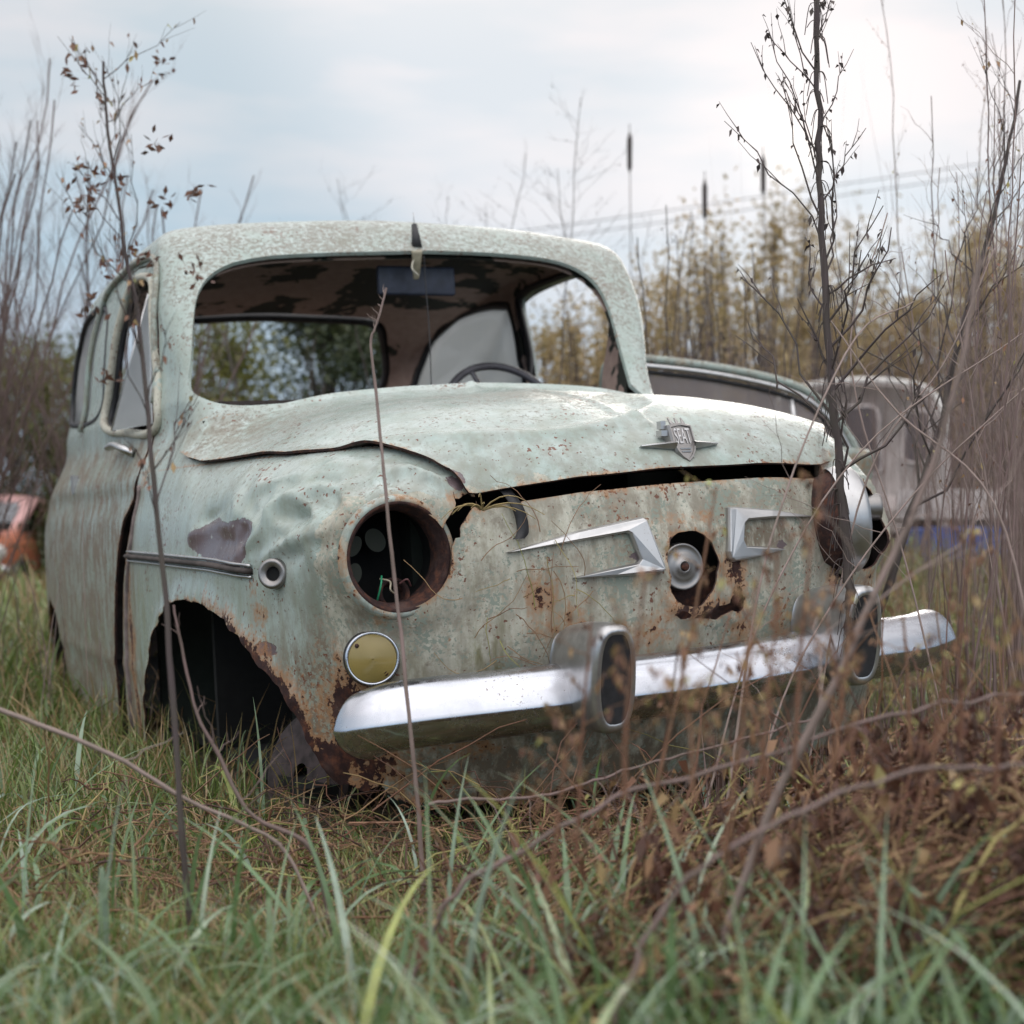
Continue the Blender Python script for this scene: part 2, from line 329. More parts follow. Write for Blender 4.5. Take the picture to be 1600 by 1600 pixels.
def clip(V,T,A,g):
    "keep g<0 of a triangle mesh with attribute table A"
    ins=g<0; k=ins[T].sum(1); keep=T[k==3]; out=[keep]; newV=[];base=len(V)
    M=T[(k==1)|(k==2)]; km=ins[M].sum(1)
    # rotate so that the odd vertex is first
    odd=np.where(km==1,np.argmax(ins[M],1),np.argmin(ins[M],1)); r=np.arange(len(M))
    a=M[r,odd]; b=M[r,(odd+1)%3]; c=M[r,(odd+2)%3]
    E=np.concatenate([np.stack([a,b],1),np.stack([a,c],1)]); Es=np.sort(E,1)
    if len(Es):
        u,inv=np.unique(Es,axis=0,return_inverse=True); inv=inv.ravel(); t=(g[u[:,0]]/(g[u[:,0]]-g[u[:,1]]))[:,None]
        nV=V[u[:,0]]*(1-t)+V[u[:,1]]*t; nA=A[u[:,0]]*(1-t)+A[u[:,1]]*t
        ab=inv[:len(M)]+base; ac=inv[len(M):]+base; o=km==1
        out.append(np.stack([a,ab,ac],1)[o]); out.append(np.stack([b,c,ac],1)[~o]); out.append(np.stack([b,ac,ab],1)[~o])
        V=np.concatenate([V,nV]); A=np.concatenate([A,nA])
    T=np.concatenate(out); us=np.unique(T); mp=-np.ones(len(V),np.int64); mp[us]=np.arange(len(us))
    return V[us],mp[T],A[us]
def vnorm(V,T):
    n=np.cross(V[T[:,1]]-V[T[:,0]],V[T[:,2]]-V[T[:,0]]); N=np.zeros_like(V)
    for i in range(3): np.add.at(N,T[:,i],n)
    return N/(np.linalg.norm(N,axis=1)[:,None]+1e-12)
def sd(poly,u,v):
    P=np.asarray(poly,float); u=np.asarray(u,float);v=np.asarray(v,float)
    if u.size>4000:
        lo=P.min(0)-.12;hi=P.max(0)+.12; r=np.maximum(np.maximum(lo[0]-u,u-hi[0]),np.maximum(lo[1]-v,v-hi[1])); o=r+.12; k=r<0
        if k.sum()<u.size*.98: o[k]=sd(poly,u[k],v[k]); return o
    d=np.full(u.shape,1e9); ins=np.zeros(u.shape,bool)
    for i in range(len(P)):
        a=P[i];b=P[(i+1)%len(P)]; ex,ey=b-a; wx=u-a[0];wy=v-a[1]
        t=np.clip((wx*ex+wy*ey)/(ex*ex+ey*ey+1e-12),0,1); d=np.minimum(d,(wx-ex*t)**2+(wy-ey*t)**2)
        c=((a[1]<=v)&(b[1]>v))|((b[1]<=v)&(a[1]>v)); xs=a[0]+(v-a[1])/(ey if abs(ey)>1e-12 else 1e-12)*ex; ins^=c&(u<xs)
    return np.where(ins,-1,1)*np.sqrt(d)
def segd(P,a,b):
    a=np.array(a,float);b=np.array(b,float);e=b-a;t=np.clip(((P-a)@e)/(e@e),0,1); return np.linalg.norm(P-(a+t[:,None]*e),axis=1)
def wob(P,k,ph=0.):
    x,y,z=P.T*k; return (np.sin(x*1.3+1.7*np.sin(y*.9+ph)+ph)+np.sin(y*1.7+1.3*np.sin(z*1.1+ph*2))+np.sin(z*1.5+1.9*np.sin(x*1.2-ph)))/3
# --- openings (car frame, metres)
WIND=[(-.597,.985),(-.579,1.047),(-.548,1.155),(-.512,1.229),(-.455,1.279),(-.361,1.31),(-.17,1.326),(.052,1.336),(.249,1.339),(.415,1.330),(.500,1.305),(.540,1.26),(.538,1.186),(.507,1.075),(.478,.97),(.465,.93),(0,.940),(-.40,.934),(-.50,.932),(-.555,.940),(-.585,.958)]
REAR=[(-.40,1.345),(-.2,1.353),(0,1.365),(.30,1.358),(.42,1.345),(.475,1.31),(.52,1.219),(.525,1.133),(.47,1.090),(.15,1.078),(-.3,1.085),(-.44,1.14),(-.45,1.27)]
QUART=[(2.59,1.00),(2.65,1.10),(2.64,1.20),(2.595,1.285),(2.49,1.335),(2.34,1.341),(2.112,1.315),(2.044,1.285),(1.90,1.13),(1.79,.995),(2.2,.975)]
SWIN=[(1.192,.905),(1.25,1.067),(1.335,1.197),(1.395,1.262),(1.51,1.294),(1.66,1.298),(1.735,1.22),(1.78,1.09),(1.79,.95),(1.5,.912)]
QUARTL=[(1.92,.985),(1.90,1.10),(1.95,1.24),(2.10,1.30),(2.34,1.30),(2.5,1.26),(2.6,1.15),(2.58,1.02),(2.2,.975)]
DOORL=[(1.225,.83),(1.205,.74),(1.27,.65),(1.335,.55),(1.40,.35),(1.46,.12),(1.5,-.1),(2.12,-.1),(2.12,.5),(2.10,.924),(2.08,1.193),(2.0,1.30),(1.838,1.338),(1.631,1.34),(1.427,1.315),(1.325,1.253),(1.255,1.13),(1.20,.97)]
DOORR=[(1.24,.80),(1.26,.65),(1.30,.3),(1.34,.2),(1.68,.2),(1.69,.97),(1.84,1.13),(1.985,1.28),(2.01,1.325),(1.937,1.345),(1.648,1.350),(1.46,1.305),(1.37,1.19),(1.30,.98)]
LIPX=[-.60,-.46,-.385,-.31,-.19,0,.18,.34,.40,.6]; LIPZ=[.80,.745,.709,.718,.73,.738,.740,.733,.74,.8]
HOOD=[(-.378,-.1),(-.384,.072),(-.400,.100),(-.447,.150),(-.508,.235),(-.580,.41),(-.622,.67),(-.642,.86),(-.640,.925),(-.615,.950),(-.57,.925),(-.50,.885),(-.40,.88),(0,.88),(.40,.905),(.57,.90),(.60,.84),(.585,.67),(.54,.41),(.47,.235),(.41,.150),(.375,.100),(.362,.07),(.358,-.1)]
ARCH=[(1.30,-.2),(1.19,.24),(1.10,.37),(1.00,.46),(.86,.523),(.70,.540),(.53,.527),(.41,.494),(.325,.44),(.265,.385),(.235,.30),(.20,.215),(.15,.15),(.0,-.2)]
RARCH=[(2.95,-.2),(2.88,.25),(2.78,.40),(2.60,.47),(2.42,.44),(2.32,.33),(2.28,.1),(2.2,-.2)]
HORN=[(-.037,.625),(-.001,.637),(.029,.627),(.046,.599),(.050,.566),(.040,.530),(.010,.507),(-.027,.514),(-.046,.545),(-.047,.594)]
TEAR=[(-.040,.497),(-.02,.500),(.010,.490),(.045,.497),(.070,.505),(.090,.525),(.098,.550),(.108,.548),(.112,.510),(.100,.483),(.080,.490),(.045,.480),(.0,.486),(-.03,.488)]
RHOLE=[(.325,.722),(.350,.715),(.372,.69),(.385,.60),(.385,.524),(.366,.515),(.350,.54),(.335,.558),(.322,.629),(.318,.69)]
HLX,HLZ=-.508,.622; HRX=.425
def lipz(x): return np.interp(x,LIPX,LIPZ)
SEAM=[(-.376,.722),(-.372,.70),(-.405,.665),(-.421,.635),(-.433,.625),(-.440,.64),(-.428,.675),(-.395,.712)]
def sm(p,n=60): return [tuple(q) for q in loopc(p,n)]
WIND,REAR,QUART,SWIN,QUARTL,ARCH,HORN=[sm(p) for p in (WIND,REAR,QUART,SWIN,QUARTL,ARCH,HORN)]
def holes(P,pad=0.):
    x,y,z=P.T; wv=.006*wob(P,55)+.004*wob(P,130,2.)
    H=[np.maximum.reduce([sd(WIND,x,z),y-1.7,.9-z]),
       np.maximum(sd(REAR,x,z),2.0-y),
       np.maximum(sd(DOORL,y,z),x+.3), np.maximum(sd(DOORR,y,z),.3-x),
       np.maximum(sd(QUART,y,z),.3-x), np.maximum(sd(QUARTL,y,z),x+.3),
       np.maximum(sd(ARCH,y,z)+wv*.6,np.abs(x)*-1+.42), np.maximum(sd(RARCH,y,z),np.abs(x)*-1+.42),
       np.maximum.reduce([sd(HOOD,x,y)+.016,(lipz(x)-.019)-z,.6-z]),
       np.maximum(np.hypot(x-HLX,z-HLZ)-.085,y-.25), np.maximum(np.hypot(x-HRX,z-.62)-.080,y-.25),
       np.maximum(sd(HORN,x,z)+wv*.5,y-.2), np.maximum(sd(TEAR,x,z)+wv,y-.2), np.maximum(sd(RHOLE,x,z)+wv,y-.2),
       np.maximum(sd(SEAM,x,z),y-.2),
       z-(.185+.05*np.clip((-x-.42)/.1,0,1)*(y<.4)+wv*1.6)]
    return np.maximum.reduce([-h for h in H])
def dents(P,N):
    x,y,z=P.T; d=np.zeros(len(P))
    # wrinkled fender above and beside the empty headlight
    m=np.exp(-(np.maximum(0,np.abs(y-.30)-.14)/.07)**2)*np.exp(-(np.maximum(0,np.abs(z-.69)-.04)/.035)**2)*(x<-.5)
    for a,b,w_,am in [((-.695,.676,.665),(-.60,.20,.735),.016,.007),((-.69,.62,.70),(-.56,.15,.755),.02,-.010),((-.68,.50,.64),(-.62,.20,.70),.018,-.013),((-.675,.40,.625),(-.61,.14,.665),.014,.010),
                      ((-.655,.30,.735),(-.655,.30,.655),.014,.006),((-.64,.24,.66),(-.625,.19,.735),.012,-.008),((-.67,.36,.60),(-.63,.19,.635),.014,-.007),((-.60,.15,.74),(-.50,.11,.748),.016,-.008),((-.56,.24,.775),(-.46,.13,.752),.015,.006)]:
        s_=segd(P,a,b); d+=am*1.35*np.exp(-s_/(w_*.75))
    q1=wob(P*np.array([1,.6,1.5]),34,1.); d+=m*(.010*(1-np.abs(q1)*2.2).clip(-.6,1)*.8+.003*wob(P,75,.4))
    d-=.010*np.exp(-(segd(P,(-.69,.60,.665),(-.68,.40,.665))/.045)**2)       # knocked-in patch of bare primer
    # torn, lifted edge above the lamp where the fender met the nose
    d+=.012*np.exp(-(segd(P,(-.50,.14,.775),(-.405,.085,.735))/.016)**2)*(1+.5*wob(P,120,1.))
    # crumpled wheel-arch lip and nose
    ad=np.abs(sd(ARCH,y,z)); d+=(np.abs(x)>.4)*np.exp(-(ad/.028)**2)*(.009+.004*wob(P,60))
    d+=(y<.12)*(np.abs(x)<.45)*.0022*wob(P,19,2.)
    hd=np.abs(sd(HORN,x,z)); d+=(y<.1)*np.exp(-(hd/.022)**2)*(.007+.006*wob(P,90,1.))
    td=np.abs(sd(TEAR,x,z)); d+=(y<.1)*np.exp(-(td/.02)**2)*(.006*wob(P,120,2.)+.004)
    # sills and doors: long soft ripples
    d+=(y>1.2)*(np.abs(x)>.5)*(z<.85)*(.0018*wob(P,11,.3)+.003*np.exp(-((z-.36)/.02)**2))
    # right fender is crushed inwards around its lamp
    rf=np.exp(-((x-.60)/.12)**2-((y-.2)/.22)**2-((z-.65)/.2)**2)*(x>.3); d-=rf*.022*(1+1.2*wob(P,24)); d+=rf*.014*(1-2.4*np.abs(wob(P,36,2)))
    # roof: very slight waviness
    d+=(z>1.3)*.0015*wob(P,13,1.)
    return P+N*d[:,None]
def ss(v,a,b): t=np.clip((v-a)/(b-a),0,1); return t*t*(3-2*t)
def bl(P,c,r): return np.exp(-(((P-np.array(c))/np.array(r))**2).sum(1))
def wear(P,N,g):
    x,y,z=P.T
    rust=.05+.11*ss(-y,-.22,-.10)*ss(-z,-.75,-.70)
    ad=np.abs(sd(ARCH,y,z)); rust=np.maximum(rust,(np.abs(x)>.4)*(y<.75)*.80*np.exp(-ad/.040)*np.clip((.85-y)/.5,.30,1))
    for c,r,a in [((-.60,.22,.26),(.06,.09,.10),.85),((-.56,.18,.22),(.06,.1,.05),.8),((-.665,.33,.53),(.04,.05,.03),.50),((-.53,.1,.52),(.035,.05,.02),.42),((-.41,.08,.715),(.02,.05,.03),.5),
                  ((.02,.0,.50),(.09,.1,.03),.62),((.09,.02,.56),(.04,.1,.05),.55),((-.045,.0,.5),(.03,.1,.06),.42),((-.10,0,.47),(.05,.1,.05),.36),((-.28,.05,.54),(.06,.1,.05),.50),((.20,.02,.46),(.05,.1,.08),.40),((.25,.05,.36),(.10,.1,.04),.45),((-.40,.1,.30),(.10,.1,.05),.45),((-.58,.16,.36),(.06,.1,.13),.62),((-.55,.16,.28),(.08,.1,.07),.66),((-.46,.1,.23),(.12,.1,.035),.55),((-.08,.0,.46),(.10,.1,.06),.42),((.10,.0,.45),(.06,.1,.07),.42),((.0,.0,.66),(.16,.1,.02),.38),((-.22,.03,.46),(.05,.1,.05),.60),((-.25,.03,.50),(.12,.1,.08),.33),
                  ((-.17,.03,.71),(.14,.1,.012),.36),((-.28,.03,.66),(.05,.1,.03),.36),((-.665,.34,.56),(.02,.03,.05),.45),((-.50,.1,.20),(.1,.1,.03),.7),((.1,.05,.40),(.3,.1,.02),.25),((.34,.05,.55),(.03,.1,.2),.45),((.45,.1,.5),(.1,.1,.2),.42),((-.41,.1,.63),(.02,.05,.07),.30),((-.07,0,.617),(.02,.05,.014),.5)]:
        rust=np.maximum(rust,a*bl(P,c,r))
    rust=np.maximum(rust,.48*np.exp(-np.abs(z-.19)/.04)*(z<.35))
    rust=np.where((y>1.1)&(z<.9),np.maximum(rust,.5*np.exp(-np.abs(y-1.28)/.03)*(x<-.5)*(z<.6)+.12),rust)
    rust=np.maximum(rust,(x<-.5)*.40*bl(P,(-.6,1.15,.8),(.2,.08,.08)))
    prim=.95*np.exp(-np.maximum(0,sd([(.70,.655),(.56,.695),(.47,.68),(.40,.69),(.345,.68),(.37,.64),(.40,.615),(.52,.615),(.63,.635)],y,z))/.012)*(x<-.55)
    for c,r,a in [((-.396,.085,.735),(.02,.04,.018),.9),((-.67,.30,.47),(.03,.07,.018),.75),((.085,.01,.52),(.05,.1,.05),.45),((-.10,0,.60),(.035,.05,.016),.72),((.20,.02,.60),(.022,.05,.018),.7),((-.63,.17,.735),(.03,.05,.012),.6),((-.62,.9,.88),(.05,.05,.03),.5),((-.59,1.03,1.0),(.03,.06,.08),.42)]:
        prim=np.maximum(prim,a*bl(P,c,r))
    pale=.50*ss(-y,-.22,-.10)*ss(-z,-.76,-.69)*np.clip((z-.1)*4,0,1)+.14*ss(-z,-.66,-.5)
    pale+=.15*bl(P,(-.2,.1,.74),(.2,.1,.04))+.1*ss(z,.9,1.0)
    pale-=.28*bl(P,(-.43,.08,.58),(.06,.1,.12))
    algae=.25+.75*np.clip((.62-z)/.35,0,1)*(1-.4*(y<.2)); algae+=.7*bl(P,(-.37,.05,.45),(.06,.2,.18))+.5*(y>1.15)*(x<-.5)*(z<.85); algae*=1-.6*ss(z,.85,1.0)
    dirt=.16+.25*ss(-y,-.25,-.1)+.9*np.clip((.42-z)/.2,0,1)+1.15*ss(y,1.15,1.3)*ss(-z,-.93,-.85)*(x<-.4)+1.1*bl(P,(-.60,.17,.38),(.09,.3,.16))+.4*bl(P,(.0,.0,.62),(.4,.1,.12))+.55*bl(P,(.18,.02,.62),(.1,.1,.02))+.6*bl(P,(-.6,.85,.86),(.2,.25,.06))
    lich=.12+.50*ss(z,.95,1.40)*ss(-y,-3,-.9)+.25*ss(z,.93,1.1)*ss(-y,-1.5,-1.2)+.75*bl(P,(.0,.45,.93),(.30,.25,.1))+.55*bl(P,(-.55,.8,.88),(.2,.25,.08))+.35*ss(x,.3,.42)*ss(-y,-.6,-.3)+.15*np.exp(-((y-1.25)/.2)**2)*ss(x,.35,.5)
    grime=np.clip(.3+.75*ss(-y,-.25,-.1)*ss(-z,-.76,-.7)+.8*ss(y,1.1,1.3)*(x<-.4)*ss(-z,-.93,-.82)+.8*np.clip((.5-z)/.15,0,1),0,1)
    return dict(rust=rust,primer=prim,pale=pale,algae=algae,dirt=dirt,lichen=lich,grime=grime)
AT=['rust','primer','pale','algae','dirt','lichen','grime']
print('nets'); V0,Q0=surfnets(Fcar,(-.8,-.05,.10),(.86,3.36,1.56),.0095)
V0,N0=snap(V0,n=3); V0,N0=relax(V0,Q0,Fcar,2)
T0=np.concatenate([Q0[:,[0,1,2]],Q0[:,[0,2,3]]]); 
G0=holes(V0); W_=wear(V0,N0,G0); VD=dents(V0,N0)
TAB=np.column_stack([V0,N0,G0]+[W_[a] for a in AT])     # undeformed position, normal, hole distance, wear
def panel(name,region,mats,off=0.,thick=.004,extra=None,edge_rust=None,parent=None,usehole=True):
    "cut one sheet-metal panel out of the shell; region(P)<0 inside"
    g=region(V0)
    if usehole: g=np.maximum(g,G0)
    near=(g[T0]<.05).any(1); TB=TAB.copy(); TB[:,6]=g
    V,T,A=clip(VD,T0[near],TB,g)
    N=A[:,3:6]/(np.linalg.norm(A[:,3:6],axis=1)[:,None]+1e-9)
    if extra is not None: V=V+extra(A[:,:3],N)
    V=V+N*off; n=len(V)
    rr=A[:,7].copy()
    ee=np.maximum(-A[:,6],0); zz=A[:,2]
    rr=np.maximum(rr,(edge_rust or .46)*np.exp(-ee/.009)*np.where(zz<.9,1,.35)) if name!='front_panel' and name!='fender' else np.maximum(rr,.46*np.exp(-np.maximum(-holes(A[:,:3]),0)/.010))
    Vin=V-N*thick
    E=np.concatenate([T[:,[0,1]],T[:,[1,2]],T[:,[2,0]]]); Es=np.sort(E,1); u,inv,cnt=np.unique(Es,axis=0,return_inverse=True,return_counts=True); B=E[cnt[inv.ravel()]==1]
    bu,bi=np.unique(B,return_inverse=True); bi=bi.reshape(B.shape); m=len(bu)
    allV=np.concatenate([V,Vin,V[bu],Vin[bu]]); o1=2*n; o2=2*n+m
    rim=np.concatenate([np.stack([o1+bi[:,0],o2+bi[:,0],o2+bi[:,1]],1),np.stack([o1+bi[:,0],o2+bi[:,1],o1+bi[:,1]],1)])
    F=np.concatenate([T,T[:,::-1]+n,rim]); mi=np.concatenate([np.zeros(len(T)),np.ones(len(T)),np.full(len(rim),2)])
    at={}
    for k,a in enumerate(AT):
        c=rr if a=='rust' else A[:,7+k]; at[a]=np.concatenate([c,c,c[bu],c[bu]])
    return ms(name,allV,F,mats,parent or CAR,True,mi,at)
PM=[M_PAINT,M_INNER,M_RUST]; PM2=[M_PAINT,M_INNER,M_PAINT]
def r_fl(P): x,y,z=P.T; return np.maximum.reduce([x+.405,z-.803-.0*y,y-1.30])
def r_fr(P): x,y,z=P.T; return np.maximum.reduce([.405-x,z-.803,y-1.30])
def r_np(P): x,y,z=P.T; return np.maximum.reduce([np.abs(x)-.405,y-.35,z-.80])
def r_body(P):
    return np.maximum(np.maximum(-r_fl(P),-r_fr(P)),-r_np(P))
panel('fender',r_fl,PM); panel('fender',r_fr,PM); panel('front_panel',r_np,PM); panel('body',r_body,PM2,thick=.010)
def r_door(P): x,y,z=P.T; return np.maximum.reduce([sd(DOORL,y-.085*np.clip((.80-z)/.10,0,1),z)+.007,x+.3,-(sd(SWIN,y,z)),-(z-.17)+.012*wob(P,20)])
DOOR=panel('door',r_door,PM,off=.002,thick=.006,edge_rust=.5,usehole=False)
def r_hood(P): x,y,z=P.T; return np.maximum.reduce([sd(HOOD,x,y),(lipz(x)+.002)-z,.6-z])
HC=[(-.60,.30),(-.508,.225),(-.37,.160),(-.276,.140),(-.216,.125),(-.154,.122),(-.078,.138),(.013,.175),(.093,.24),(.13,.33)]
def hood_ex(P,N):
    x,y,z=P.T; d=np.full(len(P),9.); P2=np.column_stack([x,y,0*x])
    for a,b in zip(HC[:-1],HC[1:]): d=np.minimum(d,segd(P2,(*a,0),(*b,0)))
    behind=y>np.interp(x,[c[0] for c in HC],[c[1] for c in HC]); fx=np.clip((x+.62)/.15,0,1)*np.clip((.16-x)/.1,0,1)
    D=.006*np.exp(-(d/.016)**2)*fx
    D+=-.016*behind*(1-np.exp(-(d/.03)**2))*np.exp(-(d/.13)**2)*fx
    D+=-.006*np.exp(-((x-.02)/.07)**2-((y-.24)/.08)**2)
    D+=.0012*wob(P,9,.5)+.0006*wob(P,26)
    D+=.005*np.exp(-(x/.008)**2)*(y>.12)                                    # centre rib
    h=sd(HOOD,x,y); D+=.004*np.exp(-(h/.012)**2)                             # rolled edge
    D+=.004*np.exp(-((x+.40)/.10)**2)*np.exp(-np.maximum(0,y-.2)/.15)        # sprung corner
    return N*D[:,None]
HOODO=panel('hood',r_hood,PM,off=.010,thick=.005,extra=hood_ex,edge_rust=.40,usehole=False)
# headliner and inner cabin skin
def r_lin(P): x,y,z=P.T; return np.maximum.reduce([.80-z,1.12-y-.0*z,holes(P)+.012])
panel('headliner',r_lin,[M_LINER,M_LINER,M_LINER],off=-.028,thick=.006,usehole=False)
def onsurf(P,off=0.):
    P=np.array(P,float); P,N=snap(P); return dents(P,N)+N*off,N
def loop_side(poly,sgn,n=90,off=0.):
    L=loopc(poly,n); P=np.column_stack([sgn*.63+np.zeros(n),L[:,0],L[:,1]]); 
    P[:,0]=sgn*(WG(P[:,2])+WGY(P[:,1]))+SHX(P[:,2]); return onsurf(P,off)
def loop_front(poly,n=120,off=0.):
    L=loopc(poly,n); s=np.abs(L[:,0]-SHX(L[:,1])); return onsurf(np.column_stack([L[:,0],WS(L[:,1])+.2*s*s,L[:,1]]),off)
def loop_rear(poly,n=90,off=0.):
    L=loopc(poly,n); s=np.abs(L[:,0]-SHX(L[:,1])); return onsurf(np.column_stack([L[:,0],RR(L[:,1])-.25*s*s,L[:,1]]),off)
def seal(nm,P,r,m,**k):
    V,F=tube(P,r,8,closed=True,**k); return cpart(nm,V,F,m)
P,N_=loop_side(QUART,1,off=-.02); seal('window_seal',P,.016,M_RUBBER)
P,N_=loop_side(QUARTL,-1,off=-.004); seal('window_seal',P,.010,M_RUBBER)
P,N_=loop_rear(REAR,off=-.012); seal('window_seal',P,.015,M_RUBBER)
P,N_=loop_side([p for p in DOORR if p[1]>.9],1,off=-.022); k=len(P)
cpart('door_seal',*tube(P[5:80],.011,8),M_RUBBER)
dd_=crv([(-.655,1.215,.77),(-.69,1.25,.66),(-.69,1.315,.55),(-.69,1.375,.35),(-.68,1.42,.20)],30); P,N=onsurf(dd_,-.006)
cpart('door_jamb',*tube(P-np.array([0,.03,0]),.013,8,flat=.5),simple('pinkish_jamb',(.20,.155,.145),.8,0,.4,30))
# fogged quarter panes
def pane(poly,sgn,m,off=-.016,nm='quarter_window'):
    P,N=loop_side(poly,sgn,60,off); c=P.mean(0); V=[c]; F=[]
    rings=[.33,.66,1.]; V=[c]+[c+(p-c)*r for r in rings for p in P]; n=len(P)
    for q in range(n): F.append((0,1+q,1+(q+1)%n))
    for r in range(2):
        for q in range(n): F.append((1+r*n+q,1+(r+1)*n+q,1+(r+1)*n+(q+1)%n,1+r*n+(q+1)%n))
    o=cpart(nm,np.array(V),F,m); o.modifiers.new('thick','SOLIDIFY').thickness=.004; return o
t=Mt('fogged_dirty_glass'); n=t.noise(6,5,.6); t.setc(t.mix(t.step(n,.3,.7),(.42,.43,.44),(.62,.63,.63))).inp('Roughness',.5); t.inp('Transmission Weight',.0)
tr=t.N.new('ShaderNodeBsdfTranslucent'); tr.inputs[0].default_value=(.85,.87,.88,1); mx=t.N.new('ShaderNodeMixShader'); mx.inputs[0].default_value=.8
t.L.new(t.b.outputs[0],mx.inputs[1]); t.L.new(tr.outputs[0],mx.inputs[2]); t.L.new(mx.outputs[0],t.N['Material Output'].inputs[0]); M_FOG=t.m
pane(QUART,1,M_FOG); pane(QUARTL,-1,M_FOG,-.008)
# drip rails and door window frame
DRIP=[(1.21,.96),(1.275,1.13),(1.335,1.25),(1.43,1.325),(1.631,1.352),(1.838,1.352),(2.042,1.32),(2.12,1.193),(2.14,.95)]
for sgn in(-1,1):
    L=crv(DRIP,60); P=np.column_stack([sgn*(WG(L[:,1])+WGY(L[:,0]))+SHX(L[:,1]),L[:,0],L[:,1]]); P,N=onsurf(P,.006)
    o=cpart('drip_rail',*tube(P,.0085,8,flat=1.0),M_PAINT); 
    for a,v in (('lichen',1.1),('rust',.1),('algae',.9),('dirt',.5),('pale',0),('primer',0)):
        at=o.data.attributes.new(a,'FLOAT','POINT'); at.data.foreach_set('value',np.full(len(o.data.vertices),v,np.float32))
def setat(o,**k):
    for a in AT:
        at=o.data.attributes.new(a,'FLOAT','POINT'); at.data.foreach_set('value',np.full(len(o.data.vertices),k.get(a,.1),np.float32))
    return o
P,N=loop_side(SWIN,-1,90,.004); setat(ms('window_frame',*tube(P,.011,8,closed=True),M_PAINT,DOOR),lichen=.5,pale=.4,dirt=.3)
P,N=loop_side([(1+(u-1)*1.0,v) for u,v in SWIN],-1,90,-.012); ms('window_seal',*tube(P,.010,8,closed=True),M_RUBBER,DOOR)
def sidept(sgn,y,z,off=0.):
    P=np.array([[sgn*(WG(z)+WGY(y))+SHX(z) if z>.88 else sgn*(W0(y)+WZ(z)),y,z]]); P,N=onsurf(P,off); return P[0],N[0]
# vent pane standing ajar
a,_=sidept(-1,1.215,.915,.004); b,_=sidept(-1,1.40,1.235,.004); c,_=sidept(-1,1.47,.915,-.0)
o=np.array([-.035,0,0]); V=[a+(0,.01,.0),b,c+o*1.2,(a+c)/2+o*.6]; 
vp=ms('vent_window',np.array([V[0],V[3],V[2],V[1]]),[(0,1,2,3)],M_FOG,DOOR,False); vp.modifiers.new('t','SOLIDIFY').thickness=.004
ms('vent_frame',*tube(np.array([V[2],V[1]]),.006,6),M_ALU,DOOR)
# handle near the leading edge
h0,hn=sidept(-1,1.36,.855,.004); h1,_=sidept(-1,1.50,.872,.018); h2,_=sidept(-1,1.60,.872,.022)
P=crv([h0,h0+hn*.022+(0,.02,.004),h1+hn*.012,h2+hn*.004],18); ms('door_handle',*tube(P,np.linspace(.016,.011,19),10,flat=.65),M_ALU,DOOR)
for zz in(.845,): 
    q,qn=sidept(-1,2.06,.80,.004); ms('hinge',*box(q,(.016,.03,.05)),M_ALU,DOOR,False)
# bottoms, bulkheads; near-black colour stands in for the shade inside
cpart('floor_pan',*box((0,1.75,.2),(1.18,2.75,.02)),M_BLACK,False)  # added to stop light leaking up into the open shell
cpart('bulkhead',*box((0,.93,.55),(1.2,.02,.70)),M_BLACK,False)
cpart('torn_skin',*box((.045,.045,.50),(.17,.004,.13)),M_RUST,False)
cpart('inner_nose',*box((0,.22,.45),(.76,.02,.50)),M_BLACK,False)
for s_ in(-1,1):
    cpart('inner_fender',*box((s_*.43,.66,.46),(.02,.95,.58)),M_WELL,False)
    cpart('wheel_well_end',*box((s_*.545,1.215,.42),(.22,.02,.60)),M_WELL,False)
cpart('rear_shelf',*box((0,2.72,1.0),(1.0,.35,.02)),M_LINER,False)
cpart('dashboard',*box((0.02,1.12,.90),(1.1,.16,.10)),M_INNER,False)
# brake drum left under the arch
V,F=lathe([(.02,.07),(.10,.07),(.115,.06),(.12,.02),(.12,-.05),(.0,-.05)],40,(-.9,-.3,.25),(-.50,.50,.20)); cpart('brake_drum',V,F,simple('drum_iron',(.05,.035,.035),.8,0,.5,40))
# --- headlight opening, left of the picture: rusty bowl, nothing in it
B=MB(); C0=(HLX,.076,HLZ)
V,F=lathe([(.084,.004),(.0905,.010),(.097,.007),(.101,-.002)],72,(0,-1,0),C0); cpart('headlight_rim',V,F,M_PAINT)
setat(bpy.data.objects[ 'headlight_rim'],rust=.33,pale=.3,dirt=.5,lichen=.5)
V,F=lathe([(.092,.006),(.088,.011),(.084,.008),(.082,-.006),(.077,-.010),(.075,-.025),(.076,-.045)],72,(0,-1,0),C0); bowl=cpart('headlight_bowl',V,F,M_RUST)
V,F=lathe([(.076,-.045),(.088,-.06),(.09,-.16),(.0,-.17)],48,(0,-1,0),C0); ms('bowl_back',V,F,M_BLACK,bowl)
t=Mt('pale_oval'); t.setc((.07,.075,.06)).inp('Roughness',.9); M_OV=t.m  # flat paler ovals drawn for holes in the bowl back
for dx,dz,rx,rz,a in ((-.034,.018,.013,.017,.3),(.004,.026,.018,.020,-.2),(-.036,-.028,.013,.018,.1)):
    th=np.arange(20)/20*2*np.pi; V=np.column_stack([HLX+dx+rx*np.cos(th)+a*rz*np.sin(th),np.full(20,.185),HLZ+dz+rz*np.sin(th)]); ms('bowl_opening',V,[tuple(range(20))],M_OV,bowl,False)
V,F=lathe([(.028,.0),(.024,.012),(.020,.0),(.018,-.03)],28,(0,-1,.25),(HLX+.005,.115,HLZ-.062)); ms('lamp_socket',V,F,M_RUST,bowl)
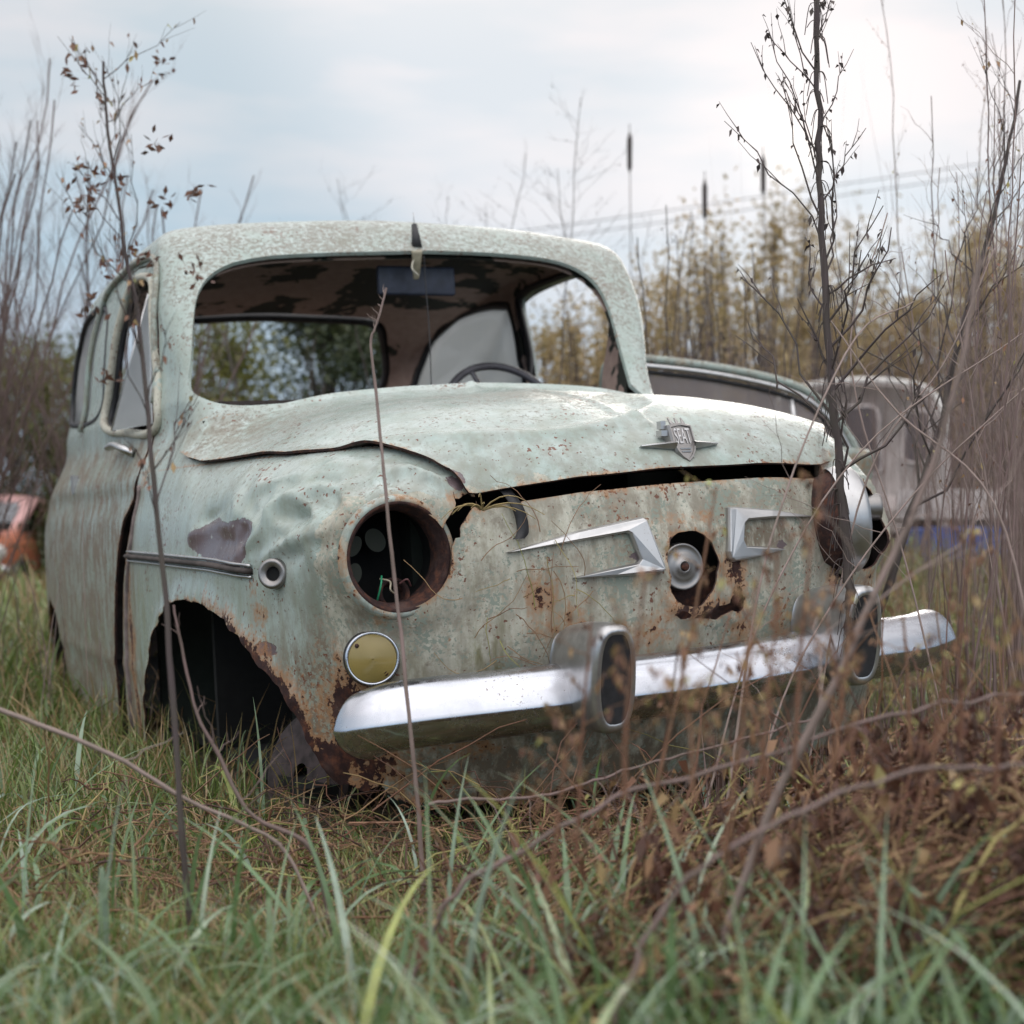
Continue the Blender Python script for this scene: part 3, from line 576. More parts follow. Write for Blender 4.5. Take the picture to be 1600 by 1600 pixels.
for col,pts in (((.02,.25,.12),[(-.02,.10,-.03),(-.026,.09,-.045),(-.030,.10,-.07)]),((.35,.30,.22),[(-.02,.11,-.035),(-.006,.10,-.04),(-.010,.09,-.052),(.0,.1,-.06)]),((.12,.05,.05),[(.01,.10,-.045),(.02,.09,-.038),(.03,.1,-.05)])):
    ms('wire',*tube(crv([(HLX+a,b,HLZ+c) for a,b,c in pts],14),.0016,6),simple('wire_%d'%int(col[0]*100),col,.5),bowl)
# --- right headlight: chrome rim turned outwards from the crushed fender
axr=np.array([.93,-.37,.04]); axr/=np.linalg.norm(axr); CR=np.array([.378,.050,.636])
V,F=lathe([(.074,.0),(.078,.014),(.088,.018),(.098,.008),(.101,-.018),(.097,-.035)],64,axr,CR); o=cpart('headlight_ring',V,F,M_ALU); o['label']='chrome headlight ring turned outwards'
V,F=lathe([(.090,-.012),(.092,-.03),(.080,-.06),(.05,-.075),(.0,-.08)],48,axr,CR); cpart('headlight_bowl',V,F,M_RUST)
# --- indicator
ic,inn=onsurf([[-.545,.12,.458]]); ic=ic[0]; ax=np.array([-.30,-.95,.05]); ax/=np.linalg.norm(ax)
V,F=lathe([(.0465,-.02),(.0465,.004),(.044,.012)],56,ax,ic); ind=cpart('indicator_lamp',V,F,M_RUBBER)
V,F=lathe([(.044,.006),(.0445,.016),(.042,.020),(.039,.017)],56,ax,ic); ms('trim_ring',V,F,M_CHROME,ind)
prof=[(.039,.016)]
for k in range(8,-1,-1):
    r=.038*k/8; prof+= [(r+.0016,.0155+.011*(1-(k/8)**2)),(max(r,.0004),.0190+.011*(1-(k/8)**2))]
V,F=lathe(prof,56,ax,ic); t=Mt('amber_lens'); n=t.noise(20,4); t.setc(t.mix(n,(.23,.17,.045),(.36,.27,.09))).inp('Roughness',.32); t.inp('Coat Weight',.2); ms('lens',V,F,t.m,ind)
for a in (2.4,5.4): ms('screw',*lathe([(.0035,.0),(.0035,.003),(.0,.0035)],12,ax,ic+ax*.019+.033*np.array([math.cos(a)*.95,-.3*math.cos(a),math.sin(a)])),M_RUST,ind)
# --- horn behind the torn hole
hc=np.array([-.012,.010,.575])
V,F=lathe([(.004,.006),(.008,.008),(.010,.010),(.012,.004),(.020,.0055),(.024,.003),(.036,.0015),(.0385,.004),(.041,.0),(.0415,-.02),(.02,-.03),(.0,-.03)],56,(-.05,-1,.02),hc+(0,-.0,0)); hrn=cpart('horn',V,F,M_ZINC)
ms('horn_nut',*lathe([(.0065,.004),(.0065,.012),(.0,.013)],10,(0,-1,0),hc),M_RUST,hrn)
# --- chrome chevrons
def slab(name,pts,h,base,m,parent=None,bev=.004,res=None):
    "raised moulding: outline in x-z, laid on the nose, with a ridge inset"
    P=np.array(pts,float); n=len(P); Y=[]
    S,_=onsurf([(p[0],.03,p[1]) for p in P],.001)
    c=S.copy(); d=np.array([0,-h,0])
    # inset ring
    nx=np.roll(P,-1,0)-P; pv=P-np.roll(P,1,0); nrm=lambda v:v/(np.linalg.norm(v,axis=1)[:,None]+1e-9)
    a=nrm(nx);b=nrm(pv); area=.5*np.sum(P[:,0]*np.roll(P[:,1],-1)-np.roll(P[:,0],-1)*P[:,1]); s=1 if area>0 else -1
    bis=nrm(np.stack([-(a+b)[:,1],(a+b)[:,0]],1))*s
    def inset(v): Q=S.copy(); Q[:,0]+=bis[:,0]*v; Q[:,2]+=bis[:,1]*v; return Q
    rings=[S+(0,.006,0),S+d*.55,inset(bev*.6)+d*.95,inset(bev)+d]
    V=np.concatenate(rings); F=[]
    for r in range(3):
        for q in range(n): F.append((r*n+q,r*n+(q+1)%n,(r+1)*n+(q+1)%n,(r+1)*n+q))
    F.append(tuple(3*n+q for q in range(n)))
    o=ms(name,V,F,m,parent or CAR,False); return o
CHL=[(-.334,.620),(-.211,.645),(-.089,.660),(-.082,.655),(-.060,.585),(-.059,.575),(-.064,.569),(-.148,.568),(-.222,.571),(-.150,.583),(-.108,.588),(-.102,.594),(-.117,.633),(-.123,.636),(-.214,.628)]
CHR=[(.086,.668),(.100,.669),(.178,.661),(.288,.648),(.174,.645),(.122,.644),(.114,.638),(.108,.612),(.112,.603),(.150,.600),(.200,.592),(.138,.583),(.084,.578),(.075,.584),(.072,.596)]
slab('chrome_moulding',CHL,.013,.0,M_ALU,bev=.004); slab('chrome_moulding',CHR,.013,.0,M_ALU,bev=.004)
# --- side moulding and lamp
L=crv([(1.26,.617),(.9,.615),(.55,.611),(.34,.603)],40); P,N=onsurf([(-.68,a,b) for a,b in L],.004)
cpart('side_moulding',*tube(P,.0095,8,flat=.6),M_INNER); P2,_=onsurf([(-.68,a,b+.010) for a,b in L],.004); cpart('moulding_edge',*tube(P2,.003,6),M_ALU); P2,_=onsurf([(-.68,a,b-.010) for a,b in L],.004); cpart('moulding_edge',*tube(P2,.003,6),M_ALU)
def sidelamp(p,ax):
    p=np.array(p); o=cpart('side_lamp',*lathe([(.026,-.015),(.026,.010),(.024,.015),(.019,.016),(.015,.011),(.0125,.011),(.012,.004)],40,ax,p),M_ZINC)
    ms('lamp_hole',*lathe([(.012,.0045),(.0,.0045)],24,ax,p),M_BLACK,o)
q,qn=onsurf([[-.66,.262,.600]],.004); sidelamp(q[0],(-.62,-.78,.05))
sidelamp((.478,.10,.655),(.9,-.45,.0))
# --- bumper
BP=[(-.606,.060,.366),(-.600,.032,.371),(-.572,.002,.380),(-.50,-.020,.385),(-.41,-.030,.386),(-.20,-.046,.388),(0,-.052,.391),(.20,-.046,.400),(.32,-.032,.405),(.42,-.008,.403),(.50,.015,.400),(.58,.06,.398),(.625,.10,.392)]
P=crv(BP,96); n=len(P); T=np.gradient(P,axis=0); T/=np.linalg.norm(T,axis=1)[:,None]; out_=np.cross(T,[0,0,1.]); out_/=np.linalg.norm(out_,axis=1)[:,None]; 
prf=[(-.034,.047),(-.020,.051),(-.002,.048),(.014,.037),(.025,.021),(.0315,.005),(.0335,-.001),(.0335,-.004),(.031,-.010),(.022,-.026),(.008,-.037),(-.010,-.045),(-.030,-.048)]
prf=crv(prf,30)*1.0; s_=np.linspace(0,1,n); endf=np.clip(np.minimum(s_,1-s_)/.035,0,1); endf=np.sqrt(1-(1-endf)**2)
V=np.array([P[i]+out_[i]*a*(.25+.75*endf[i])+np.array([0,0,-.008+1.06*b*(.12+.88*endf[i])]) for i in range(n) for a,b in prf]); k=len(prf)
F=[(i*k+q,(i+1)*k+q,(i+1)*k+q+1,i*k+q+1) for i in range(n-1) for q in range(k-1)]; F+=[tuple(range(k)),tuple((n-1)*k+q for q in range(k-1,-1,-1))]
# the right end has been bent upwards
V[:,2]+=np.clip((V[:,0]-.44)/.16,0,1)*.006
bump_=cpart('front_bumper',V,F,M_CHROME); md=bump_.modifiers.new('t','SOLIDIFY'); md.thickness=.003
bj=cpart('bumper_bracket',*box((-.30,.02,.385),(.04,.1,.03)),M_RUST,False); cpart('bumper_bracket',*box((.30,.03,.40),(.04,.1,.03)),M_RUST,False)
M_OVR=simple('dull_grey_chrome',(.46,.45,.45),.30,.85,.2,25)
def overrider(c,tilt=0.):
    c=np.array(c,float); secs=[(-.085,.030,.066),(-.05,.037,.079),(-.01,.041,.086),(.030,.042,.088),(.058,.041,.087),(.074,.040,.086),(.083,.036,.082),(.086,.031,.076),(.084,.027,.071)]
    V=[];kk=36
    for d,rx,rz in secs:
        for q in range(kk):
            a=q/kk*2*np.pi; ca,sa=math.cos(a),math.sin(a); ex=.62
            x=rx*np.sign(ca)*abs(ca)**ex; z=rz*np.sign(sa)*abs(sa)**.85; z+=0 if z<0 else .0
            V.append((x+tilt*z,-d-.012*(z/.086),z))
    V=np.array(V)+c; F=[(i*kk+q,i*kk+(q+1)%kk,(i+1)*kk+(q+1)%kk,(i+1)*kk+q) for i in range(len(secs)-1) for q in range(kk)]; F.append(tuple(range(kk)))
    o=ms('overrider',V,F,M_OVR,bump_)
    pts=V[-kk:]; ctr=pts.mean(0); V2=[ctr+(0,.004,0)]+[ctr+(p-ctr)*r+(0,yy,0) for r,yy in ((.6,.003),(1.,.0)) for p in pts]
    F2=[(0,1+q,1+(q+1)%kk) for q in range(kk)]+[(1+q,1+kk+q,1+kk+(q+1)%kk,1+(q+1)%kk) for q in range(kk)]
    ms('dark_face',np.array(V2),F2,M_RUBBER,o)  # front face of the overrider coloured plain black
overrider((-.245,-.068,.418)); overrider((.250,-.058,.442))
# --- strap hanging out of the gap
P=crv([(-.318,.075,.730),(-.316,.052,.715),(-.310,.034,.695),(-.304,.030,.672),(-.305,.026,.650),(-.316,.020,.640)],20)
T,U,W=frames(P); sx=np.array([1,0,0.]); V=np.array([p+sx*a+np.array([0,b,0]) for p in P for a,b in ((-.010,0),(.010,0),(.010,.004),(-.010,.004))]); F=[(i*4+q,i*4+(q+1)%4,i*4+4+(q+1)%4,i*4+4+q) for i in range(len(P)-1) for q in range(4)]
cpart('rubber_strap',V,F,M_RUBBER)
# --- badge
hs,hn=snap([[.030,.070,.776]]); bc=hs[0]+hn[0]*.021; nb=hn[0]
nb=np.array([.05,-.93,.36]); nb/=np.linalg.norm(nb); ux=np.cross([0,0,1.],nb); ux=-ux if ux[0]<0 else ux; ux/=np.linalg.norm(ux); uz=np.cross(nb,ux); uz=uz if uz[2]>0 else -uz
def bpt(a,b,c): a*=1.08;b*=1.12; return bc+ux*a+uz*b+nb*c
sh=[(-.021,.027),(0,.031),(.021,.027),(.021,-.002),(.017,-.016),(.010,-.026),(0,-.034),(-.010,-.026),(-.017,-.016),(-.021,-.002)]
em=MB(); V=[bpt(a*s,b*s,c) for s,c in ((1.15,-.022),(1.1,.001),(1.0,.006),(.90,.006),(.88,.003)) for a,b in sh]; n=len(sh)
em.add(V,[(r*n+q,r*n+(q+1)%n,(r+1)*n+(q+1)%n,(r+1)*n+q) for r in range(4) for q in range(n)]+[tuple(4*n+q for q in range(n))])
badge=em.build('badge',M_ZINC,CAR,False)
for sg in(-1,1):
    sp=[(0,.006,.003),(0,-.008,.003),(sg*.058,-.0005,.0),(sg*.059,.001,.0),(0,.0,.012)]; sp=[(a+sg*.018,b-.004+abs(a)*.05,c-abs(a)*.12) for a,b,c in sp]
    V=[bpt(*q) for q in sp]+[bpt(a,b,-.02) for a,b,c in sp[:4]]
    ms('badge_wing',np.array(V),[(0,4,3),(1,2,4),(2,3,4),(0,1,4),(0,3,7,5),(1,6,8,2)] if False else [(0,4,3),(4,1,2),(4,2,3),(0,3,8,5),(1,6,7,2),(2,7,8,3)],M_ALU,badge,False)
for a in(-.010,0,.010): ms('badge_crest',*tube(np.array([bpt(a,.026,.002),bpt(a*1.3,.044,-.006)]),np.array([.0045,.0015]),6),M_ZINC,badge)
ms('hood_clip',*box(bpt(-.026,.034,-.010),(.010,.014,.014)),M_ALU,badge,False); ms('hood_clip',*box(bpt(-.029,.020,-.010),(.013,.018,.010)),M_ALU,badge,False)
def lettering(txt,size,sxx,szz,mat,parent,o0,ax_,az_,nrm,nm='lettering'):
    cu=bpy.data.curves.new('lettering','FONT'); cu.body=txt; cu.size=size; cu.align_x='CENTER'; cu.align_y='CENTER'; cu.extrude=.0006
    o=bpy.data.objects.new('tmp',cu); COL.objects.link(o); dg=bpy.context.evaluated_depsgraph_get(); me=bpy.data.meshes.new_from_object(o.evaluated_get(dg)); bpy.data.objects.remove(o)
    n=len(me.vertices); co=np.empty(n*3,np.float32); me.vertices.foreach_get('co',co); co=co.reshape(-1,3); V=np.asarray(o0)+co[:,:1]*sxx*ax_+co[:,1:2]*szz*az_+co[:,2:3]*nrm
    me.vertices.foreach_set('co',V.astype(np.float32).ravel()); me.materials.clear(); me.materials.append(mat); q=bpy.data.objects.new(nm,me); COL.objects.link(q); q.parent=parent; return q
lettering('SEAT',.021,.72,2.0,simple('letter_metal',(.62,.60,.60),.4,.5,.1),badge,bpt(0,.008,.004),ux,uz,nb)
for b in(-.012,-.017): ms('badge_bar',*box(bpt(0,b,.004),(.022-(-.012-b)*.5,.002,.002)),M_ALU,badge,False)
# --- mirror, sun-visor bracket, hanging cord
ms_=cpart('rear_mirror',*box((.085,1.37,1.275),(.215,.016,.075)),simple('mirror_back',(.03,.035,.055),.5,0,.3),True); bv=ms_.modifiers.new('b','BEVEL'); bv.width=.007; bv.segments=3
cpart('mirror_bracket',*tube(crv([(.050,1.27,1.335),(.052,1.28,1.31),(.058,1.30,1.285),(.060,1.31,1.27)],12),np.linspace(.014,.007,13),8,flat=.4),simple('bone_plastic',(.35,.31,.22),.5))
cpart('loose_wire',*tube(crv([(.045,1.28,1.315),(.035,1.27,1.30),(.032,1.26,1.285),(.045,1.255,1.27)],12),.0022,6),simple('cream_wire',(.45,.42,.34),.5))
cpart('hanging_cord',*tube(crv([(.072,1.28,1.325),(.073,1.28,1.25),(.068,1.26,1.12),(.048,1.22,.95)],20),.0016,5),M_RUBBER)
P,N=onsurf([[.060,1.26,1.39]],-.004); a0=P[0]; V,F=tube(np.array([a0,a0+(.002,.01,.035),a0+(.004,.02,.062)]),np.array([.014,.010,.0075]),12); cpart('antenna_stub',V,F,M_RUBBER)
cpart('antenna_wire',*tube(np.array([a0+(.004,.02,.06),a0+(.001,.015,.092)]),.0009,5),M_ZINC)
# steering wheel, only its top shows above the hood
cen=np.array([.345,1.42,.925]); axw=np.array([0,-.86,.5]); axw/=np.linalg.norm(axw); u=np.array([1.,0,0]); v=np.cross(axw,u); v=v if v[2]>0 else -v
th=np.arange(64)/64*2*np.pi; P=cen+.165*(np.cos(th)[:,None]*u+np.sin(th)[:,None]*v); M_BAK=simple('grey_bakelite',(.09,.085,.095),.4,0,.2)
sw=cpart('steering_wheel',*tube(P,.0105,10,closed=True),M_BAK)
for a in(math.radians(112),math.radians(225),math.radians(320)): ms('spoke',*tube(crv([cen-axw*.02*0,cen+.08*(math.cos(a)*u+math.sin(a)*v)+axw*-.01,cen+.163*(math.cos(a)*u+math.sin(a)*v)],10),np.linspace(.012,.010,11),8,flat=.6),M_BAK,sw)
ms('hub',*lathe([(.0,.02),(.03,.018),(.035,.0),(.03,-.05)],24,axw,cen),M_BAK,sw)
ms('steering_column',*tube(np.array([cen,cen-axw*-.0+np.array([0,-.45,-.28])]),.018,10),M_BAK,sw)
# --- driver's door swung open behind: window frame, vent post, panel
def dpt(u_,v_): # u along door from hinge (0) to leading edge, v height; hangs low and twisted
    O=np.array([.90,1.86,1.0]); e=np.array([.93,-.33,-.06]); e/=np.linalg.norm(e); return O+e*u_+np.array([0.02,-.04,1.])*v_
dt=crv([(0,-.12),(0,.06),(.025,.118),(.08,.128),(.35,.105),(.60,.055),(.72,-.02),(.80,-.13),(.83,-.22)],60)
D=cpart('door',*tube(np.array([dpt(a,b) for a,b in dt]),.017,8,flat=.8),M_PAINT); setat(D,lichen=.8,dirt=.4,pale=.2); D['label']='open driver door hanging low on its hinges'
ms('window_channel',*tube(np.array([dpt(.012+a*.965,b-.024)+(-.0,-.012,0) for a,b in dt]),.009,8),M_ALU,D)
ms('window_seal',*tube(np.array([dpt(.022+a*.95,b-.042)+(0,-.004,0) for a,b in dt]),.007,8),M_RUBBER,D)
ms('vent_post',*tube(np.array([dpt(.60,.02),dpt(.62,-.20)]),.010,8),M_ALU,D)
t=Mt('brown_smeared_glass'); n=t.noise(9,4); t.setc(t.mix(n,(.20,.16,.15),(.30,.26,.25))).inp('Roughness',.35).inp('Alpha',.72); 
gp=[dpt(.03,-.2)]+[dpt(.02+a*.94,b-.045) for a,b in dt[4:-6:3]]+[dpt(.78,-.2)]; ms('window_glass',np.array(gp),[tuple(range(len(gp)))],t.m,D,False)
pv=[]; nu,nv=24,26
for i in range(nu+1):
    for j in range(nv+1):
        a=i/nu*.86; b=-.10-j/nv*.62; bul=.035*math.sin(math.pi*min(1,j/nv*1.1)); p=dpt(a-.02*(j/nv),b-.05*(i/nu)**3); pv.append(p+np.array([.35,.93,0])*bul)
pv=np.array(pv); F=[(i*(nv+1)+j,(i+1)*(nv+1)+j,(i+1)*(nv+1)+j+1,i*(nv+1)+j+1) for i in range(nu) for j in range(nv)]
dp=ms('door_panel',pv,F,M_PAINT,D); setat(dp,rust=.3,dirt=.5,lichen=.6,pale=.3); dp.modifiers.new('t','SOLIDIFY').thickness=.03
# ------------------------------------------------------------------ ground
def gz(x,y):
    x=np.asarray(x,float);y=np.asarray(y,float)
    b=.012*np.sin(x*2.1+.7)*np.sin(y*1.7)+.008*np.sin(x*5.3+y*3.1)
    return b+.06*np.clip((y-3.2)/3,0,1)+.27*np.clip((y-6)/8,0,1)*np.clip((x+1)/3,0,1)-.12*np.clip((y-7)/9,0,1)*np.clip((-x-2)/3,0,1)+.05*np.clip((x-.6)/1.2,0,1)*np.clip((y-1.2)/1.5,0,1)
xs=np.concatenate([-np.geomspace(60,6,14),np.linspace(-5.5,5.5,90),np.geomspace(6,60,14)]); ys=np.concatenate([np.linspace(-8,-.5,8),np.linspace(0,9,90),np.geomspace(9.5,140,24)])
X,Y=np.meshgrid(xs,ys,indexing='ij'); Vg=np.column_stack([X.ravel(),Y.ravel(),gz(X,Y).ravel()]); a,b=X.shape; I=np.arange(a*b).reshape(a,b)
Fg=np.stack([I[:-1,:-1],I[1:,:-1],I[1:,1:],I[:-1,1:]],-1).reshape(-1,4)
t=Mt('damp_soil_and_turf'); n1=t.noise(2.5,6,.65); n2=t.noise(40,5,.7,off=2)
t.setc(t.mix(t.step(n1,.35,.65),t.mix(t.step(n2,.4,.6),(.035,.040,.016),(.075,.075,.03)),t.mix(t.step(n2,.4,.6),(.05,.035,.022),(.11,.085,.05)))).inp('Roughness',.95); t.bump(n2,.8,.02)
g=ms('ground',Vg,Fg,t.m); tag(g,kind='structure')
# ------------------------------------------------------------------ plants: materials
def leafm(name,cols,rough=.45,trans=.35,attr='tint',spec=.5):
    t=Mt(name); a=t.attr(attr); r=t.N.new('ShaderNodeValToRGB'); cr=r.color_ramp; cr.interpolation='LINEAR'
    for i,(p,c) in enumerate(cols):
        if i<2: e=cr.elements[i]; e.position=p
        else: e=cr.elements.new(p)
        e.color=(*c,1)
    t.L.new(a,r.inputs[0]); n=t.noise(25,3); m=t.mix(t.step(n,.3,.7,0,.35),r.outputs[0],(.06,.06,.03)); t.setc(m).inp('Roughness',rough); t.inp('Specular IOR Level',spec)
    if trans:
        tr=t.N.new('ShaderNodeBsdfTranslucent'); t.L.new(m,tr.inputs[0]); mx=t.N.new('ShaderNodeMixShader'); mx.inputs[0].default_value=trans
        t.L.new(t.b.outputs[0],mx.inputs[1]); t.L.new(tr.outputs[0],mx.inputs[2]); t.L.new(mx.outputs[0],t.N['Material Output'].inputs[0])
    return t.m
M_GRASS=leafm('wet_grass',[(0,(.065,.115,.022)),(.3,(.145,.225,.050)),(.52,(.26,.33,.10)),(.64,(.38,.30,.14)),(.84,(.42,.27,.14)),(1,(.20,.095,.055))],.25,.3,spec=.55)
M_BLADE=leafm('broad_wet_blade',[(0,(.11,.20,.06)),(.5,(.21,.33,.16)),(.8,(.38,.48,.38)),(1,(.46,.50,.12))],.17,.35,spec=.9)
M_WEED=leafm('dead_weed',[(0,(.065,.026,.022)),(.35,(.21,.085,.052)),(.65,(.36,.19,.11)),(.88,(.48,.33,.15)),(1,(.42,.42,.13))],.6,.2)
M_TWIG=leafm('bare_twig',[(0,(.10,.058,.055)),(.5,(.20,.13,.12)),(1,(.33,.245,.215))],.7,0)
M_DARKTWIG=leafm('dark_twig',[(0,(.055,.038,.040)),(.5,(.085,.06,.058)),(1,(.12,.085,.08))],.75,0)
M_OLIVE=leafm('autumn_olive_leaf',[(0,(.30,.23,.09)),(.5,(.44,.33,.16)),(1,(.56,.40,.22))],.6,.4)
M_EVER=leafm('evergreen_leaf',[(0,(.018,.032,.015)),(.5,(.04,.062,.025)),(.8,(.07,.09,.03)),(1,(.13,.13,.035))],.5,.25)
M_YEL=leafm('yellow_green_leaf',[(0,(.05,.07,.02)),(.5,(.14,.15,.03)),(1,(.30,.27,.05))],.5,.35)
# ------------------------------------------------------------------ plants: generators
def ribbons(R,H,L,Wd,lean,bend,tint,seg=4,droop=.0,twist=None):
    "many blades at once: root R(n,3), heading H(n), length, width, lean, bend"
    n=len(R); s=np.linspace(0,1,seg+1)[None,:]; L=L[:,None]
    ang=lean[:,None]+bend[:,None]*s                                       # angle from vertical along the blade
    dx=np.sin(ang)*L/seg; dz=np.cos(ang)*L/seg
    h=np.concatenate([np.zeros((n,1)),np.cumsum(dx[:,:-1],1)],1); v=np.concatenate([np.zeros((n,1)),np.cumsum(dz[:,:-1],1)],1)
    hx,hy=np.cos(H)[:,None],np.sin(H)[:,None]; C=np.stack([R[:,0:1]+h*hx,R[:,1:2]+h*hy,R[:,2:3]+v],-1)
    tw=(twist if twist is not None else np.zeros(n))[:,None]; sx,sy=-np.sin(H+0)[:,None]*np.cos(tw)+hx*np.sin(tw),np.cos(H)[:,None]*np.cos(tw)+hy*np.sin(tw)
    w_=Wd[:,None]*.5*np.clip(1.02-s**2.2,.04,1)*np.clip(.55+s*2,0,1)
    S=np.stack([sx*w_,sy*w_,np.zeros_like(w_)],-1); V=np.stack([C-S,C+S],2).reshape(-1,3)
    k=2*(seg+1); b=(np.arange(n)*k)[:,None]+np.arange(seg)[None,:]*2
    F=np.stack([b,b+1,b+3,b+2],-1).reshape(-1,4); return V,F,np.repeat(tint,k)
def join(parts):
    V=[];F=[];T=[];o=0
    for v,f,t in parts: V.append(v);F.append(f+o);T.append(t);o+=len(v)
    return np.concatenate(V),np.concatenate(F),np.concatenate(T)
CM=np.array([[.89908,-.43492,-.04998],[.43349,.9004,-.03706],[.06112,.01165,.99806]]); CT=np.array([.33655,2.54708,-.13095])
def incar(x,y,mx=.66,y0=.10,y1=3.1):
    p=(np.column_stack([x,y,np.full(len(x),.2)])-CT)@CM; return (np.abs(p[:,0])<mx)&(p[:,1]>y0)&(p[:,1]<y1)
def wedge(n,d0,d1,pw=1.,mar=.35,rate=.40):
    d=d0+(d1-d0)*rng.random(n)**pw; x=(rng.random(n)*2-1)*(rate*d+mar); return x,d
def patch(x,y,s=1.,ph=0): return .5+.5*np.sin(x*2.3*s+1.4*np.sin(y*1.9*s+ph))*np.sin(y*2.7*s+1.1*np.sin(x*1.3*s-ph))
# turf
parts=[]
def turf(n,d0,d1,lo,hi,w0,w1,pw=1.,seg=4,tint=None,dens=None,inside=False):
    x,y=wedge(n,d0,d1,pw); 
    k=~incar(x,y) if not inside else incar(x,y,.66,-.2,3.)
    if dens is not None: k&=rng.random(n)<dens(x,y)
    x,y=x[k],y[k]; n=len(x); L=lo+(hi-lo)*rng.random(n)**1.6; L*=.7+.6*patch(x,y,1.7); L*=1-.55*np.exp(-((y-2.2-.45*x)/.38)**2)*np.clip((x+.75)/.3,0,1)
    t=tint(x,y,n) if tint else np.clip(rng.random(n)*.75+.25*patch(x,y,1.3,1.),0,1)
    parts.append(ribbons(np.column_stack([x,y,gz(x,y)-.004]),rng.random(n)*6.283,L,w0+(w1-w0)*rng.random(n),rng.random(n)*.55,.3+rng.random(n)**1.2*2.6,t,seg,twist=rng.random(n)*.8))
def tint_g(x,y,n):
    right=np.clip((x-.05)/.35,0,1)*np.clip((1.0+y)/2,0,1); near_car=np.exp(-((y-2.15-.4*x)/.35)**2)*(x>-.75)*(x<.5)
    return np.clip(rng.random(n)**1.1*.78+.30*right*rng.random(n)+.42*near_car*rng.random(n)+.14*patch(x,y,2.2,2.),0,1)
turf(38000,.75,2.3,.04,.13,.0014,.0036,1.1,5,tint_g); turf(36000,1.5,4.5,.05,.17,.0018,.004,1.2,4,tint_g)
turf(26000,3.6,9,.10,.26,.005,.010,1.,3,tint_g); turf(16000,8,26,.15,.4,.012,.03,1.2,3,lambda x,y,n: np.clip(.2+rng.random(n)*.75,0,1)); x_=0; turf(15000,.8,2.1,.06,.20,.002,.0045,1.1,5,lambda x,y,n:np.clip(rng.random(n)*.6,0,1),lambda x,y:np.clip((x+.05)*3,0,1)); turf(5000,1.9,4.5,.08,.24,.0025,.005,1,4,lambda x,y,n:.55+.45*rng.random(n),inside=True)
V,F,T=join(parts); o=ms('grass',V,F,M_GRASS,attrs={'tint':T}); tag(o,'short wet green and straw-coloured grass covering the ground','grass',kind='stuff')
# broad wet blades close to the lens
def near_blades(n,f):
    x,d=f(n); t=rng.random(n)**1.3
    return ribbons(np.column_stack([x,d,gz(x,d)-.005]),rng.random(n)*6.283,.10+.22*rng.random(n)**1.3,.0036+.0085*rng.random(n)**1.3,rng.random(n)*.6,.5+rng.random(n)*3.0,t,9,twist=(rng.random(n)-.5)*.9)
P_=[near_blades(950,lambda n:((lambda d:((rng.random(n)*2-1)*(.38*d+.1),d))(.78+rng.random(n)*.85))), near_blades(760,lambda n:((lambda d:((rng.random(n)**.8)*.46-.02,d))(.74+rng.random(n)*.66))),
    near_blades(260,lambda n:((lambda d:((rng.random(n)*2-1)*(.38*d),d))(1.4+rng.random(n)*1.4)))]
V,F,T=join(P_); o=ms('long_grass',V,F,M_BLADE,attrs={'tint':T}); tag(o,'broad blue-green wet grass blades arching in the foreground','long grass',kind='stuff')
# twiggy plants
def stem_pts(x,y,h,lean=(0,0),wig=.02,n=14,z0=None):
    s=np.linspace(0,1,n+1); k=rng.normal(0,1,(n+1,2)).cumsum(0)*wig*h/n**.5; k-=k[0]
    zz=float(gz(x,y))-.02 if z0 is None else z0
    return np.column_stack([x+lean[0]*s**1.2+k[:,0],y+lean[1]*s+k[:,1],zz+h*s])
def fast_tube(P,r,k=4):
    P=np.asarray(P);n=len(P); T,U,W=frames(P); a=np.arange(k)/k*2*np.pi; r=np.broadcast_to(r,(n,))
    V=(P[:,None,:]+r[:,None,None]*(np.cos(a)[None,:,None]*U[:,None,:]+np.sin(a)[None,:,None]*W[:,None,:])).reshape(-1,3)
    i=np.arange(n-1)[:,None]*k; q=np.arange(k)[None,:]; q2=(q+1)%k
    return V,np.stack([i+q,i+q2,i+k+q2,i+k+q],-1).reshape(-1,4)
